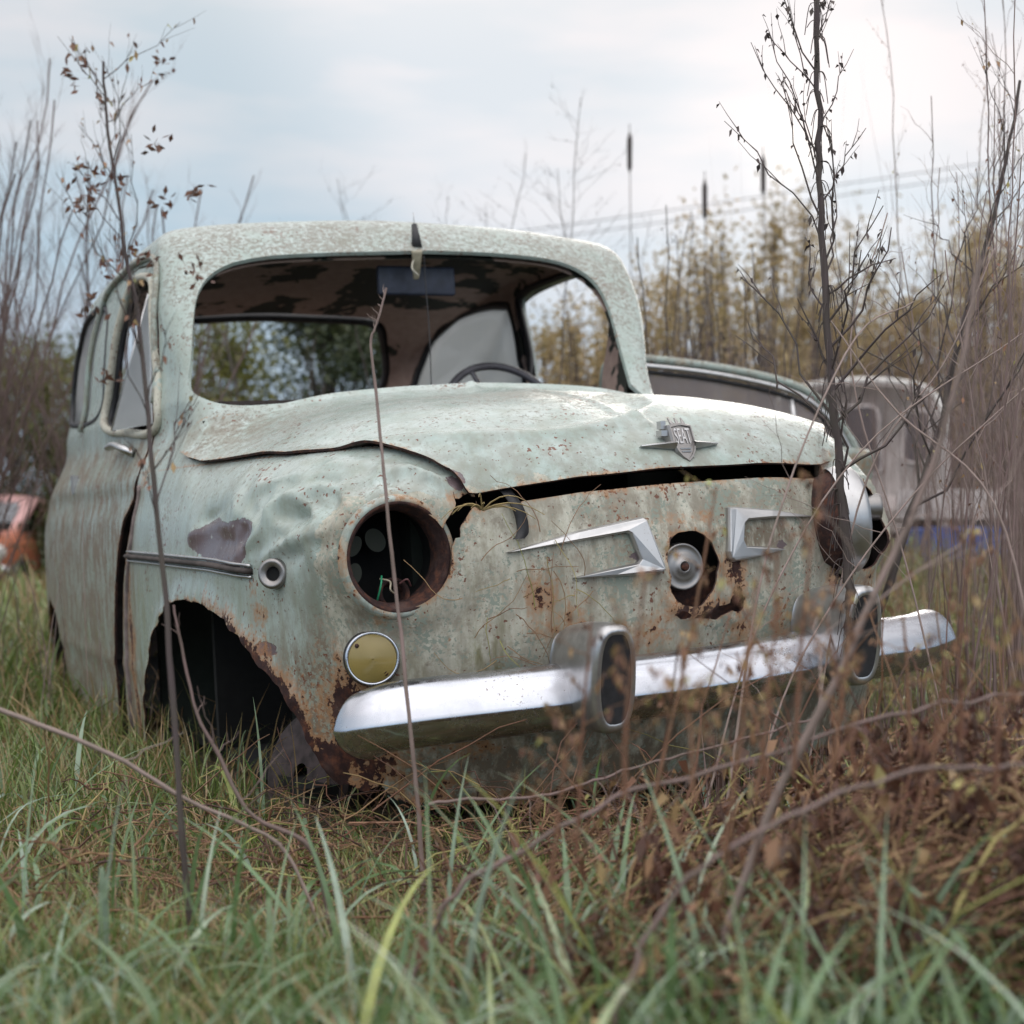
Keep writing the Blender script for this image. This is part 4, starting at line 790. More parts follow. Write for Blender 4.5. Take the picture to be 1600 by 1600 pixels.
def plant(main,r0,r1,nb=14,bl=.25,up=.8,sub=3,leaf=0,leafsize=.012,bs=.15,be=.98,tint=(.2,.8),curl=0.,seeds=0,side=4):
    "a stem with side twigs, optional withered leaves and seed heads; returns (wood parts, leaf parts)"
    W=[];Lf=[]; t0=rng.uniform(*tint)
    nz_=rng.normal(0,1,(len(main),3)); nz_=np.cumsum(nz_,0)*r0*.16; nz_-=np.linspace(0,1,len(main))[:,None]*nz_[-1]; main=main+nz_
    r=np.linspace(r0,r1,len(main))*(1+.32*(rng.random(len(main))-.4)*(rng.random(len(main))<.5)); V,F=fast_tube(main,r,side+1); W.append((V,F,np.full(len(V),t0)))
    def point(P,s): i=min(int(s*(len(P)-1)),len(P)-2); f=s*(len(P)-1)-i; return P[i]*(1-f)+P[i+1]*f
    def leaves(P,n):
        for _ in range(n):
            p=point(P,rng.uniform(.15,1)); d=rng.normal(0,1,3); d/=np.linalg.norm(d); e=np.cross(d,rng.normal(0,1,3)); e/=np.linalg.norm(e)+1e-9; s=leafsize*rng.uniform(.5,1.4)
            drop=np.array([0,0,-.6*s]); V=np.array([p,p+e*s*.3+d*s*.4+drop*.5,p+d*s*.7+drop*1.2,p-e*s*.28+d*s*.45+drop*.3]); Lf.append((V,np.array([[0,1,2,3]]),np.full(4,rng.random())))
    def seed(p,s):
        a=np.array([[1,0,0],[0,1,0],[-1,0,0],[0,-1,0]])*s; V=np.concatenate([[p+(0,0,-s)],p+a,[p+(0,0,s*1.2)]]); Lf.append((V,np.array([[0,1,2,2],[0,2,3,3],[0,3,4,4],[0,4,1,1],[5,2,1,1],[5,3,2,2],[5,4,3,3],[5,1,4,4]]),np.full(6,rng.random()*.4)))
    for b in range(nb):
        s=bs+(be-bs)*(b+rng.random())/nb; p=point(main,s); a=rng.uniform(0,6.283); l=bl*(1.15-s*.75)*rng.uniform(.5,1.2)
        m=7; q=np.linspace(0,1,m); el=up+rng.normal(0,.15); hd=np.array([math.cos(a),math.sin(a)*.8])
        k=rng.normal(0,1,(m,3)).cumsum(0)*l*.035; k-=k[0]
        Pb=np.column_stack([p[0]+hd[0]*l*q*math.cos(el),p[1]+hd[1]*l*q*math.cos(el),p[2]+l*(q*math.sin(el)+curl*q*q)])+k
        rb=max(.0007,r0*(1-s*.8)*.42); V,F=fast_tube(Pb,np.linspace(rb,rb*.35,m),side); W.append((V,F,np.full(len(V),min(1,t0+.2))))
        if leaf: leaves(Pb,leaf)
        if seeds:
            for _ in range(seeds): seed(point(Pb,rng.uniform(.3,1))+rng.normal(0,.004,3),leafsize*.28)
        for c in range(sub):
            s2=rng.uniform(.25,.95); p2=point(Pb,s2); l2=l*.42*rng.uniform(.4,1.1); a2=a+rng.uniform(-1.1,1.1); m2=4; q2=np.linspace(0,1,m2); e2=el+rng.uniform(-.3,.4)
            Pc=np.column_stack([p2[0]+math.cos(a2)*l2*q2*math.cos(e2),p2[1]+math.sin(a2)*l2*q2*math.cos(e2),p2[2]+l2*q2*math.sin(e2)])+rng.normal(0,l2*.03,(m2,3))*q2[:,None]
            V,F=fast_tube(Pc,np.linspace(rb*.5,rb*.2,m2),3); W.append((V,F,np.full(len(V),min(1,t0+.3))))
            if leaf: leaves(Pc,max(1,leaf//2))
            if seeds and rng.random()<.6: seed(Pc[-1],leafsize*.3)
    return W,Lf
def put(name,label,cat,W,Lf,wm,lm,group=None,parts=('stem','withered_leaf')):
    base=W[0][0][:5].mean(0)
    if Lf and parts[0]=='stem':
        V,F,T=join(W+Lf); nw=sum(len(w[1]) for w in W); mi=np.zeros(len(F)); mi[nw:]=1
        o=ms(name,V-base,F,[wm,lm],None,True,mi,{'tint':T}); o.location=base; tag(o,label,cat,group); return o
    if Lf:
        r=thing(name,label,cat,tuple(base),group)
        for nm,pp,m in ((parts[0],W,wm),(parts[1],Lf,lm)):
            V,F,T=join(pp); o=ms(nm,V-base,F,m,r,True,attrs={'tint':T})
        return r
    V,F,T=join(W); o=ms(name,V-base,F,wm,None,True,attrs={'tint':T}); o.location=base; tag(o,label,cat,group); return o
def at(px,d): return (px-800)/2300*d
def hz(py,d): return CAM_H+(860-py)/2300*d
def poly3(pts): return np.array([(at(px,d),d,hz(py,d)) for px,py,d in pts])
# ------------------------------------------------------------------ the weeds one can point at
m=crv(poly3([(1328,1035,2.50),(1322,900,2.5),(1312,780,2.5),(1301,600,2.5),(1292,400,2.5),(1285,200,2.5),(1281,0,2.5),(1276,-160,2.5)]),50)+rng.normal(0,.0015,(51,3))
W,Lf=plant(m,.0095,.0035,34,.36,.98,3,5,.011,bs=.30,tint=(.25,.3),seeds=3)
for _ in range(150):                                              # shredded bark and dangling strips
    p=m[rng.integers(2,44)]; a=rng.uniform(0,6.28); c=crv([p,p+(math.cos(a)*.012,math.sin(a)*.012,-.005),p+(math.cos(a)*.02,math.sin(a)*.02,-rng.uniform(.015,.06))],6); V,F=fast_tube(c,.0009,3); W.append((V,F,np.full(len(V),rng.uniform(0,.5))))
put('tall_weed','tall dark dried weed with shredded bark rising before the right headlight','weed',W,Lf,M_DARKTWIG,M_DARKTWIG)
m=crv(poly3([(312,1520,1.7),(296,1400,1.7),(286,1250,1.7),(262,1000,1.72),(235,750,1.74),(212,500,1.76),(188,350,1.76),(165,190,1.78),(156,90,1.78)]),44)
W,Lf=plant(m,.0048,.0016,22,.22,1.0,5,3,.009,bs=.45,tint=(.2,.3),seeds=3)
for _ in range(16):
    s=m[rng.integers(26,42)]+np.array([rng.uniform(-.06,.09),rng.uniform(-.05,.05),rng.uniform(-.03,.05)])
    for _ in range(14):
        p=s+rng.normal(0,.007,3); d=rng.normal(0,1,3); d/=np.linalg.norm(d); e=np.cross(d,rng.normal(0,1,3)); e/=np.linalg.norm(e); Lf.append((np.array([p,p+d*.006+e*.003,p+d*.013,p+d*.006-e*.003]),np.array([[0,1,2,3]]),np.full(4,rng.random()*.4)))
put('tall_weed','thin brown weed with curled leaf clusters, in front of the door window','weed',W,Lf,M_DARKTWIG,M_WEED)
m=crv(poly3([(664,1410,1.98),(654,1245,1.98),(642,1150,1.98),(621,950,2.0),(606,800,2.0),(592,650,2.02),(579,540,2.03),(584,510,2.03),(603,448,2.03)]),40)
W,Lf=plant(m,.0036,.0014,7,.05,.7,1,0,.01,bs=.86,tint=(.7,.8)); put('dried_weed','single pale straight stem crossing the empty headlight hole','weed',W,Lf,M_TWIG,M_WEED)
m=crv(poly3([(520,1470,1.8),(502,1355,1.8),(470,1308,1.8),(392,1265,1.82),(345,1180,1.84),(308,1110,1.85),(286,1010,1.86),(272,945,1.86)]),34)
W,Lf=plant(m,.0036,.0015,6,.10,.7,1,0,.012,bs=.4,tint=(.35,.4),seeds=2); put('dried_weed','bent brown stem crossing the dark wheel arch','weed',W,Lf,M_TWIG,M_WEED)
m=crv(poly3([(-60,1085,1.75),(60,1130,1.75),(200,1190,1.75),(300,1250,1.76),(390,1290,1.77),(450,1330,1.77),(510,1460,1.75)]),30)
W,Lf=plant(m,.0034,.002,4,.08,.4,0,0,bs=.3,tint=(.8,.9)); put('fallen_stalk','long pale stalk lying across the grass at the left edge','stalk',W,Lf,M_TWIG,M_WEED)
m=crv(poly3([(1085,1660,1.36),(1120,1480,1.36),(1200,1260,1.36),(1300,1060,1.36),(1385,880,1.36),(1450,740,1.36),(1500,570,1.35),(1535,400,1.35)]),34)
W,Lf=plant(m,.0052,.0022,9,.34,.62,2,0,bs=.3,tint=(.75,.85)); put('leaning_stalk','thick pale blurred stalk leaning right before the bumper end','stalk',W,Lf,M_TWIG,M_WEED)
m=crv(poly3([(1290,1110,3.1),(1375,950,3.0),(1425,800,3.0),(1475,660,3.0),(1515,500,3.0),(1570,300,3.0),(1600,120,3.0)]),34)
W,Lf=plant(m,.010,.003,24,.5,.95,4,3,.011,bs=.3,tint=(.2,.3)); put('leaning_stalk','dark leaning stalk with many fine twigs beyond the right bumper end','stalk',W,Lf,M_DARKTWIG,M_WEED)
for pts,r,lb in (([(610,1640,1.40),(690,1420,1.42),(800,1335,1.42),(960,1245,1.43),(1180,1180,1.44),(1400,1112,1.45),(1640,1080,1.46)],.0029,'long brown stalk lying across the dead weeds, the longest of them'),
                 ([(670,1252,1.9),(850,1238,1.9),(1020,1190,1.9),(1280,1120,1.88)],.0024,'thin stalk lying just under the chrome bumper'),
                 ([(900,1780,1.18),(1010,1450,1.2),(1150,1310,1.2),(1380,1210,1.22),(1640,1190,1.22)],.0028,'lowest brown stalk among the dead weeds at the right')):
    m=crv(poly3(pts),34)+rng.normal(0,.0015,(35,3)); W,Lf=plant(m,r,r*.6,10,.09,-.6,2,3,.02,bs=.1,tint=(.45,.6),curl=-.4); put('fallen_stalk',lb,'stalk',W,Lf,M_TWIG,M_WEED)
# stems in front of the bumper, blurred by nearness
for i,(a,b,c,d_) in enumerate([(1130,1330,1180,900),(1350,1300,1290,960),(1450,1250,1490,1000),(1210,1300,1150,1020),(1550,1240,1570,950),(860,1380,890,1120),(900,1330,925,960),(1010,1290,1120,760),(1085,1250,1060,1000),(1180,1240,1215,860),(1300,1200,1330,930),(1420,1180,1405,900),(975,1250,1010,900),(1240,1210,1290,700),(1500,1160,1520,820)]):
    d=1.15+.09*(i%4); m=crv(poly3([(a,b,d),((a+c)/2+rng.normal(0,6),(b+d_)/2,d),(c,d_,d)]),16); W,Lf=plant(m,.0022,.0009,9,.07,.7,2,4,.008,bs=.25,tint=(.35,.6),seeds=2)
    put('blurred_weed','blurred brown weed standing before the chrome bumper','weed',W,Lf,M_WEED,M_WEED,'blurred brown weeds before the bumper')
# upright shoots at the right edge
for i in range(34):
    px=1390+230*rng.random()**.5; d=rng.uniform(2.3,4.2); x=at(px,d); top=hz(rng.uniform(-120,420),d); z0=float(gz(x,d)); m=stem_pts(x,d,top-z0,(rng.normal(.03,.10),0),.012,22)
    W,Lf=plant(m,rng.uniform(.0020,.0036),.0010,9,.30,1.05,2,0 if i%2 else 2,.008,bs=.4,tint=(.2,.8)); put('upright_shoot','slender bare brown shoot standing in the thicket at the right edge','shoot',W,Lf,M_TWIG,M_WEED,'bare shoots at the right edge')
for i in range(26):
    px=rng.uniform(1010,1330); d=rng.uniform(4.6,6.6); x=at(px,d); top=hz(rng.uniform(300,520),d); z0=float(gz(x,d)); m=stem_pts(x,d,top-z0,(rng.normal(0,.10),0),.015,18)
    W,Lf=plant(m,.0052,.0018,9,.22,1.15,1,3 if i%2 else 0,.011,bs=.35,tint=(.1,.6),seeds=1); put('weed_stalk','dried brown stalk standing behind the open door','stalk',W,Lf,M_DARKTWIG,M_DARKTWIG,'dried stalks behind the open door')
# pale crossing canes
for i,(p) in enumerate([[(1130,1280),(1200,860),(1330,540),(1430,470)],[(1100,1260),(1190,960),(1350,700),(1600,520)],[(1500,1250),(1420,900),(1330,560),(1390,330)],[(1640,1200),(1560,800),(1400,640),(1300,500)],[(1160,1290),(1250,1030),(1420,780),(1620,590)],[(1250,1250),(1350,760),(1480,560),(1560,380)]]):
    d=2.0+.25*(i%3); m=crv(poly3([(a,b,d+.06*k) for k,(a,b) in enumerate(p)]),20); W,Lf=plant(m,.0021,.0011,4,.2,.6,1,0,bs=.2,tint=(.8,1)); put('crossing_cane','pale grey cane slanting through the thicket at the right','cane',W,Lf,M_TWIG,M_WEED,'pale canes slanting through the thicket')
# feathery plants beyond the roof
for i,(px,py,lx,nb) in enumerate([(905,135,.12,26),(800,225,.3,18),(880,250,-.15,22),(545,262,-.5,14),(520,300,-.35,12),(700,300,.2,12),(1000,330,.25,14),(760,310,-.2,12)]):
    d=6.3+.25*i; x=at(px,d)-lx; z0=float(gz(x,d)); m=stem_pts(x,d,hz(py,d)-z0,(lx,0),.012,22); W,Lf=plant(m,.0045,.0014,nb,.55,.62,4,1,.008,bs=.60,tint=(.3,.5),seeds=5)
    put('feathery_weed','feathery dried weed spray showing above the car roof','weed',W,Lf,M_DARKTWIG,M_DARKTWIG,'feathery weeds above the roof')
# bulrushes
for px,py in ((1195,258),(985,222),(1103,297)):
    d=9.; x=at(px,d); z0=float(gz(x,d)); zt=hz(py,d)+.13; r=thing('bulrush','bulrush with a dark cigar-shaped head rising above the yellow saplings','bulrush',(x,d,z0),'bulrushes above the saplings')
    P=np.array([(0,0,0),(.01,0,(zt-z0)*.5),(0,0,zt-z0)]); V,F=tube(P,np.array([.006,.004,.003]),6); ms('stem',V,F,M_DARKTWIG,r)
    V,F=tube(np.array([(0,0,zt-z0-.30),(0,0,zt-z0-.27),(0,0,zt-z0-.10),(0,0,zt-z0-.05)]),np.array([.005,.015,.017,.005]),10); ms('seed_head',V,F,M_DARKTWIG,r)
# ------------------------------------------------------------------ shrubs and trees
def shrub(name,label,cat,x,y,n,h,spread,wm,lm,leaf=0,ls=.03,sub=4,nb=12,r0=.012,group=None,up=1.05,bl=.38,tint=(.1,.5),mix=.5,vase=.5):
    W=[];Lf=[]
    for i in range(n):
        a=rng.uniform(0,6.283); ro=spread*.12*rng.random(); hh=h*rng.uniform(.62,1.0); l=spread*vase*rng.random()**.6
        m=stem_pts(x+math.cos(a)*ro,y+math.sin(a)*ro,hh,(math.cos(a)*l,math.sin(a)*l),.03,14); w_,l_=plant(m,r0*rng.uniform(.6,1),.003,nb,bl*h/2,up,sub,leaf,ls,bs=.22,tint=tint); W+=w_;Lf+=l_
    return put(name,label,cat,W,Lf,wm,lm,group,('trunk','crown'))
shrub('bare_shrub','bare purple-brown shrub fanning upwards at the far left edge','shrub',at(-90,5.2),5.2,32,2.4,1.2,M_TWIG,M_DARKTWIG,nb=24,sub=8,r0=.0055,bl=.40,tint=(0,.3))
shrub('bare_shrub','bare twiggy shrub rising behind the car door window','shrub',at(190,5.8),5.8,30,2.0,1.1,M_TWIG,M_DARKTWIG,nb=22,sub=8,r0=.005,bl=.38,tint=(0,.3))
shrub('bare_shrub','bare tangled shrub seen through the rear window, beside the yellow bush','shrub',at(380,8.2),8.2,12,2.1,2.0,M_DARKTWIG,M_DARKTWIG,nb=12,sub=5,r0=.014,bl=.42)
def leafy(name,label,cat,x,y,h,rx,ry,nl,ls,lm,group=None,clump=26,z0f=.10,tintf=None,dens=1.,seedg=0,taper=.0):
    "tree with a tapered trunk, limbs and a crown of leaf-sized faces gathered in uneven clumps"
    zg=float(gz(x,y)); W=[]; m=stem_pts(0,0,h*.8,(rng.normal(0,.1),0),.02,10,z0=0); r0=h*.02; V,F=fast_tube(m,np.linspace(r0,r0*.3,11),7); W.append((V,F,np.full(len(V),.2)))
    C=[]
    for i in range(clump):
        a=rng.uniform(0,6.283); q=rng.random()**.5; zz=h*(z0f+(1-z0f)*rng.random()); wd=math.sin(math.pi*min(.97,max(.12,(zz/h)**(.8+taper))))**.6
        c=np.array([math.cos(a)*rx*q*wd,math.sin(a)*ry*q*wd,zz]); C.append(c); k=min(10,int(zz/h*9)); P=crv([m[max(0,k-2)],(m[max(0,k-1)]+c)/2+(0,0,-.05*h),c],6); V,F=fast_tube(P,np.linspace(r0*.3,r0*.08,7),4); W.append((V,F,np.full(len(V),.3)))
    C=np.array(C); k=rng.integers(0,clump,nl); cr=np.array([rx*.30,ry*.30,h*.085])*(.5+rng.random((clump,1))); g_=rng.normal(0,1,(nl,3)); P=C[k]+g_*cr[k]*.75; P[:,2]=np.abs(P[:,2]-.02)+.02
    tc_=(tintf(C,h) if tintf else rng.random(clump)); T=np.clip(tc_[k]*.6+.4*rng.random(nl),0,1)
    d=rng.normal(0,1,(nl,3)); d/=np.linalg.norm(d,axis=1)[:,None]; e=np.cross(d,rng.normal(0,1,(nl,3))); e/=np.linalg.norm(e,axis=1)[:,None]; s=ls*(.5+rng.random((nl,1)))
    V=np.stack([P,P+d*s*.5+e*s*.28,P+d*s,P+d*s*.5-e*s*.28],1).reshape(-1,3); F=np.arange(nl*4).reshape(-1,4)
    r=thing(name,label,cat,(x,y,zg),group); vv,ff,tt=join(W); ms('trunk',vv,ff,M_DARKTWIG,r,attrs={'tint':tt}); ms('crown',V,F,lm,r,False,attrs={'tint':np.repeat(T,4)}); return r
leafy('evergreen_bush','dark green bush with yellow patches behind the orange car','bush',at(30,22),22,3.6,2.1,1.4,26000,.085,M_YEL,clump=46,tintf=lambda C,h:np.clip((C[:,2]/h-.3)*.9+rng.normal(0,.22,len(C)),0,1))
leafy('evergreen_bush','dark bush low behind the car flank, right of the yellow-topped one','bush',at(230,13),13.5,1.9,1.0,.9,14000,.055,M_EVER,clump=34)
leafy('yellow_bush','yellow-green bush seen through the left of the rear window','bush',at(325,12),12.2,2.25,.62,.6,11000,.05,M_YEL,clump=26,tintf=lambda C,h:.45+.5*rng.random(len(C)))
leafy('dark_tree','dense dark evergreen tree seen through the middle of the rear window','tree',at(505,14),14.,2.95,1.0,.9,24000,.055,M_EVER,clump=44,z0f=.05)
leafy('dark_tree','dark evergreen tree hidden behind the mirror and roof','tree',at(700,15),15.5,2.6,1.1,.9,14000,.06,M_EVER,clump=30)
for i in range(40):
    px=815+(i+.5)*20.5+rng.normal(0,14); d=rng.uniform(9.5,13.5) if px<1190 else rng.uniform(20.5,25); top=rng.uniform(330,520) if px>1000 else rng.uniform(430,520)
    x=at(px,d); h=hz(top,d)-float(gz(x,d)); leafy('willow_sapling','slim willow sapling with thin yellow-olive leaves behind the thicket','sapling',x,d,h,(.20+.30*rng.random())*d/11,.34*d/11,1300 if px<1190 else 1900,.042*d/11,M_OLIVE,'willow saplings in a row',clump=22,z0f=.22)
# ------------------------------------------------------------------ thickets and dead weeds, uncountable
def vert_ribbons(n,fx,h0,h1,w0,w1):
    x,y=fx(n); k=~incar(x,y,.75,-.1,3.3); x,y=x[k],y[k]; n=len(x)
    return ribbons(np.column_stack([x,y,gz(x,y)]),rng.random(n)*6.283,(h0+(h1-h0)*rng.random(n)**1.3)*(.75+.5*patch(x,y,1.1,2)),w0+(w1-w0)*rng.random(n),rng.random(n)*.22,rng.normal(0,.25,n),np.clip(rng.random(n)*.7+.3*patch(x,y,.9),0,1),4,twist=rng.random(n)*3)
def fr(px0,px1,d0,d1):
    def f(n): d=d0+(d1-d0)*rng.random(n); return (px0+(px1-px0)*rng.random(n)-800)/2300*d,d
    return f
P_=[vert_ribbons(520,fr(960,1230,5.5,9.5),.4,1.5,.003,.006),vert_ribbons(900,fr(1000,1640,5.5,9.5),.6,2.0,.0018,.0038),vert_ribbons(1700,fr(760,1200,8,13),.7,1.7,.005,.009),vert_ribbons(2600,fr(1150,1850,18.5,24),.9,3.3,.009,.015),vert_ribbons(500,fr(1575,1750,3.5,9),.6,1.7,.004,.006),vert_ribbons(160,fr(1480,1700,2.9,5.5),.4,1.5,.002,.004),vert_ribbons(260,fr(90,700,7,13),.3,.8,.004,.007),vert_ribbons(70,fr(-80,160,3.4,5.5),.3,.9,.002,.004),vert_ribbons(1800,fr(1100,1700,2.2,4.0),.08,.26,.002,.004)]
V,F,T=join(P_); o=ms('thicket',V,F,M_TWIG,attrs={'tint':T}); tag(o,'dense thicket of thin bare brown stems behind the car','thicket',kind='stuff')
def hedge(n,fx,h,ls):
    x,y=fx(n); z=gz(x,y)+rng.random(n)**.8*h*(.6+.8*patch(x,y,.5,3)); P=np.column_stack([x,y,z]); d=rng.normal(0,1,(n,3)); d/=np.linalg.norm(d,axis=1)[:,None]; e=np.cross(d,rng.normal(0,1,(n,3))); e/=np.linalg.norm(e,axis=1)[:,None]; s=ls*(.5+rng.random((n,1)))
    return np.stack([P,P+d*s*.5+e*s*.3,P+d*s,P+d*s*.5-e*s*.3],1).reshape(-1,3),np.arange(n*4).reshape(-1,4),np.repeat(np.clip(rng.random(n)*.5+.5*patch(x,y,1.2,1.),0,1),4)
V,F,T=join([hedge(26000,fr(-300,760,24,29),1.7,.13),hedge(12000,fr(760,2000,26,31),1.3,.13)]); o=ms('far_hedge',V,F,M_EVER,attrs={'tint':T}); tag(o,'far dark hedge line closing the field','hedge',kind='stuff')
# bank of dead weeds at the right foreground
def bank(n,seed=0):
    x=-.08+.75*rng.random(n)**.75; y=1.22+.85*rng.random(n)+.0*x; return x,y
def bank_h(x,y): return np.clip(.03+.27*np.clip((x+.08)/.60,0,1)**.9-.10*np.abs(y-1.4),.02,.4)
W=[]; n=3000; x,y=bank(n); hh=bank_h(x,y)
for i in range(n):
    a=rng.uniform(0,6.283); l=rng.uniform(.05,.20)*(1+.8*(rng.random()<.2)); z0=float(gz(x[i],y[i]))+hh[i]*rng.random()**.8*.8; q=np.linspace(0,1,6)[:,None]; dv=np.array([abs(math.cos(a))*.9,math.sin(a)*.5,rng.normal(.30,.35)]) if rng.random()<.6 else np.array([math.cos(a)*.6,math.sin(a)*.5,rng.normal(.3,.7)]); P=np.array([x[i],y[i],z0])+q*l*dv+np.array([0,0,-.35*l])*q*q+rng.normal(0,.003,(6,3)); P[:,2]=np.maximum(P[:,2],.01)
    V,F=fast_tube(P,np.linspace(.0016,.0007,6)*rng.uniform(.7,1.5),3); W.append((V,F,np.full(len(V),rng.random())))
n=3800; x,y=bank(n); z=gz(x,y)+bank_h(x,y)*(rng.random(n)**.75); P=np.column_stack([x,y,z]); d=rng.normal(0,1,(n,3)); d[:,2]-=.8; d/=np.linalg.norm(d,axis=1)[:,None]; e=np.cross(d,rng.normal(0,1,(n,3))); e/=np.linalg.norm(e,axis=1)[:,None]; s=.011*(.3+rng.random((n,1))**2*2.4); cu=np.cross(d,e)*s*.35
V=np.stack([P,P+d*s*.4+e*s*.12+cu,P+d*s*.75+cu*1.6,P+d*s+cu*.3,P+d*s*.75-e*s*.1-cu*.3,P+d*s*.4-e*s*.13+cu],1).reshape(-1,3); b=np.arange(n)[:,None]*6
F=np.concatenate([b+np.array([[0,1,2,5]]),b+np.array([[5,2,3,4]])]); W.append((V,F,np.repeat(rng.random(n)**1.5*.9,6)))
for _ in range(90):                                              # longer bent stalks leaning over one another
    x,y=bank(1); x,y=float(x[0]),float(y[0]); zc=float(gz(x,y)); h_=float(bank_h(np.array(x),np.array(y))); L_=rng.uniform(.15,.42); q=np.linspace(0,1,9)[:,None]; dr=np.array([rng.uniform(.2,1.),rng.normal(0,.35),rng.uniform(.1,.55)]); P=np.array([x-.1,y,zc+h_*.3*rng.random()])+q*L_*dr-np.array([0,0,.18*L_])*q*q+rng.normal(0,.003,(9,3))
    V,F=fast_tube(P,np.linspace(.0030,.0012,9)*rng.uniform(.6,1.1),4); W.append((V,F,np.full(len(V),rng.uniform(.25,.9))))
    for j in range(7):
        p=P[rng.integers(1,9)]; d=np.array([rng.normal(0,.6),rng.normal(0,.6),rng.uniform(-1,.6)]); l=rng.uniform(.02,.07); V,F=fast_tube(np.array([p,p+d*l*.5+(0,0,-.002),p+d*l+(0,0,-.006)]),np.array([.0012,.0009,.0006]),3); W.append((V,F,np.full(len(V),rng.uniform(.2,.8))))
for _ in range(60):                                              # drooping dark seed clusters
    x,y=bank(1); x,y=float(x[0]),float(y[0]); zc=float(gz(x,y))+float(bank_h(np.array(x),np.array(y)))*rng.uniform(.7,1.1)+.02; L_=rng.uniform(.03,.07)
    for _ in range(60):
        p=np.array([x,y,zc-L_*rng.random()])+rng.normal(0,.006,3); d=np.array([rng.normal(0,.4),rng.normal(0,.4),-1.]); d/=np.linalg.norm(d); e=np.cross(d,rng.normal(0,1,3)); e/=np.linalg.norm(e); s=rng.uniform(.006,.016); W.append((np.array([p,p+d*s*.5+e*s*.3,p+d*s,p+d*s*.5-e*s*.3]),np.array([[0,1,2,3]]),np.full(4,rng.random()*.25)))
V,F,T=join(W); o=ms('dead_weeds',V,F,M_WEED,attrs={'tint':T}); tag(o,'tangled bank of brown dead weeds with curled leaves, right foreground','dead weeds',kind='stuff')
# trampled straw under the nose
W=[]
for i in range(900):
    x0=rng.uniform(-.75,.75); y0=rng.uniform(1.75,2.55)+.2*max(0,x0); a=rng.uniform(0,6.283); l=rng.uniform(.06,.25); q=np.linspace(0,1,6)[:,None]; P=np.array([x0,y0,float(gz(x0,y0))+rng.random()**2*.09])+q*l*np.array([math.cos(a),math.sin(a)*.5,rng.normal(.15,.4)])+np.array([0,0,-.25*l])*q*q+rng.normal(0,.004,(6,3)); P[:,2]=np.maximum(P[:,2],float(gz(x0,y0)))
    V,F=fast_tube(P,np.linspace(.0017,.0008,6)*rng.uniform(.6,1.3),3); W.append((V,F,np.full(len(V),rng.random())))
V,F,T=join(W); o=ms('trampled_straw',V,F,M_WEED,attrs={'tint':T}); tag(o,'trampled brown straw and twigs under the nose of the car','straw',kind='stuff')
# dry vine caught on the nose panel
W=[]; R3=CM
def c2w(P): return np.asarray(P)@R3.T+CT
for i in range(30):
    x0=rng.uniform(-.42,-.18); z0=rng.uniform(.38,.66); a=rng.uniform(0,6.283); n=10; th=a+np.cumsum(rng.normal(0,.16,n)); st=rng.uniform(.006,.022); P=np.column_stack([x0+np.cumsum(np.cos(th))*st*.7,np.full(n,.0),z0+np.cumsum(np.sin(th))*st]); S_,_=onsurf(P,.004); S_[:,1]-=.01+.02*rng.random()*np.sin(np.linspace(0,3,n)); S_[:,1]=np.minimum(S_[:,1],.06)
    V,F=fast_tube(c2w(S_),np.linspace(.0009,.0005,n),3); W.append((V,F,np.full(len(V),rng.uniform(.6,1))))
for i in range(12):
    a=rng.uniform(-1.2,1.0); l=rng.uniform(.05,.13); q=np.linspace(0,1,6)[:,None]; P=np.array([-.372,.035,.690])+q*l*np.array([math.sin(a),-.3,math.cos(a)*.9-.2])+np.array([0,0,-.5*l])*q*q; V,F=fast_tube(c2w(P),np.linspace(.0018,.0006,6),3); W.append((V,F,np.full(len(V),.9)))
V,F,T=join(W); o=ms('dry_vine',V,F,M_WEED,attrs={'tint':T}); tag(o,'tangle of thin dry vine clinging to the nose beside the headlight hole','vine')
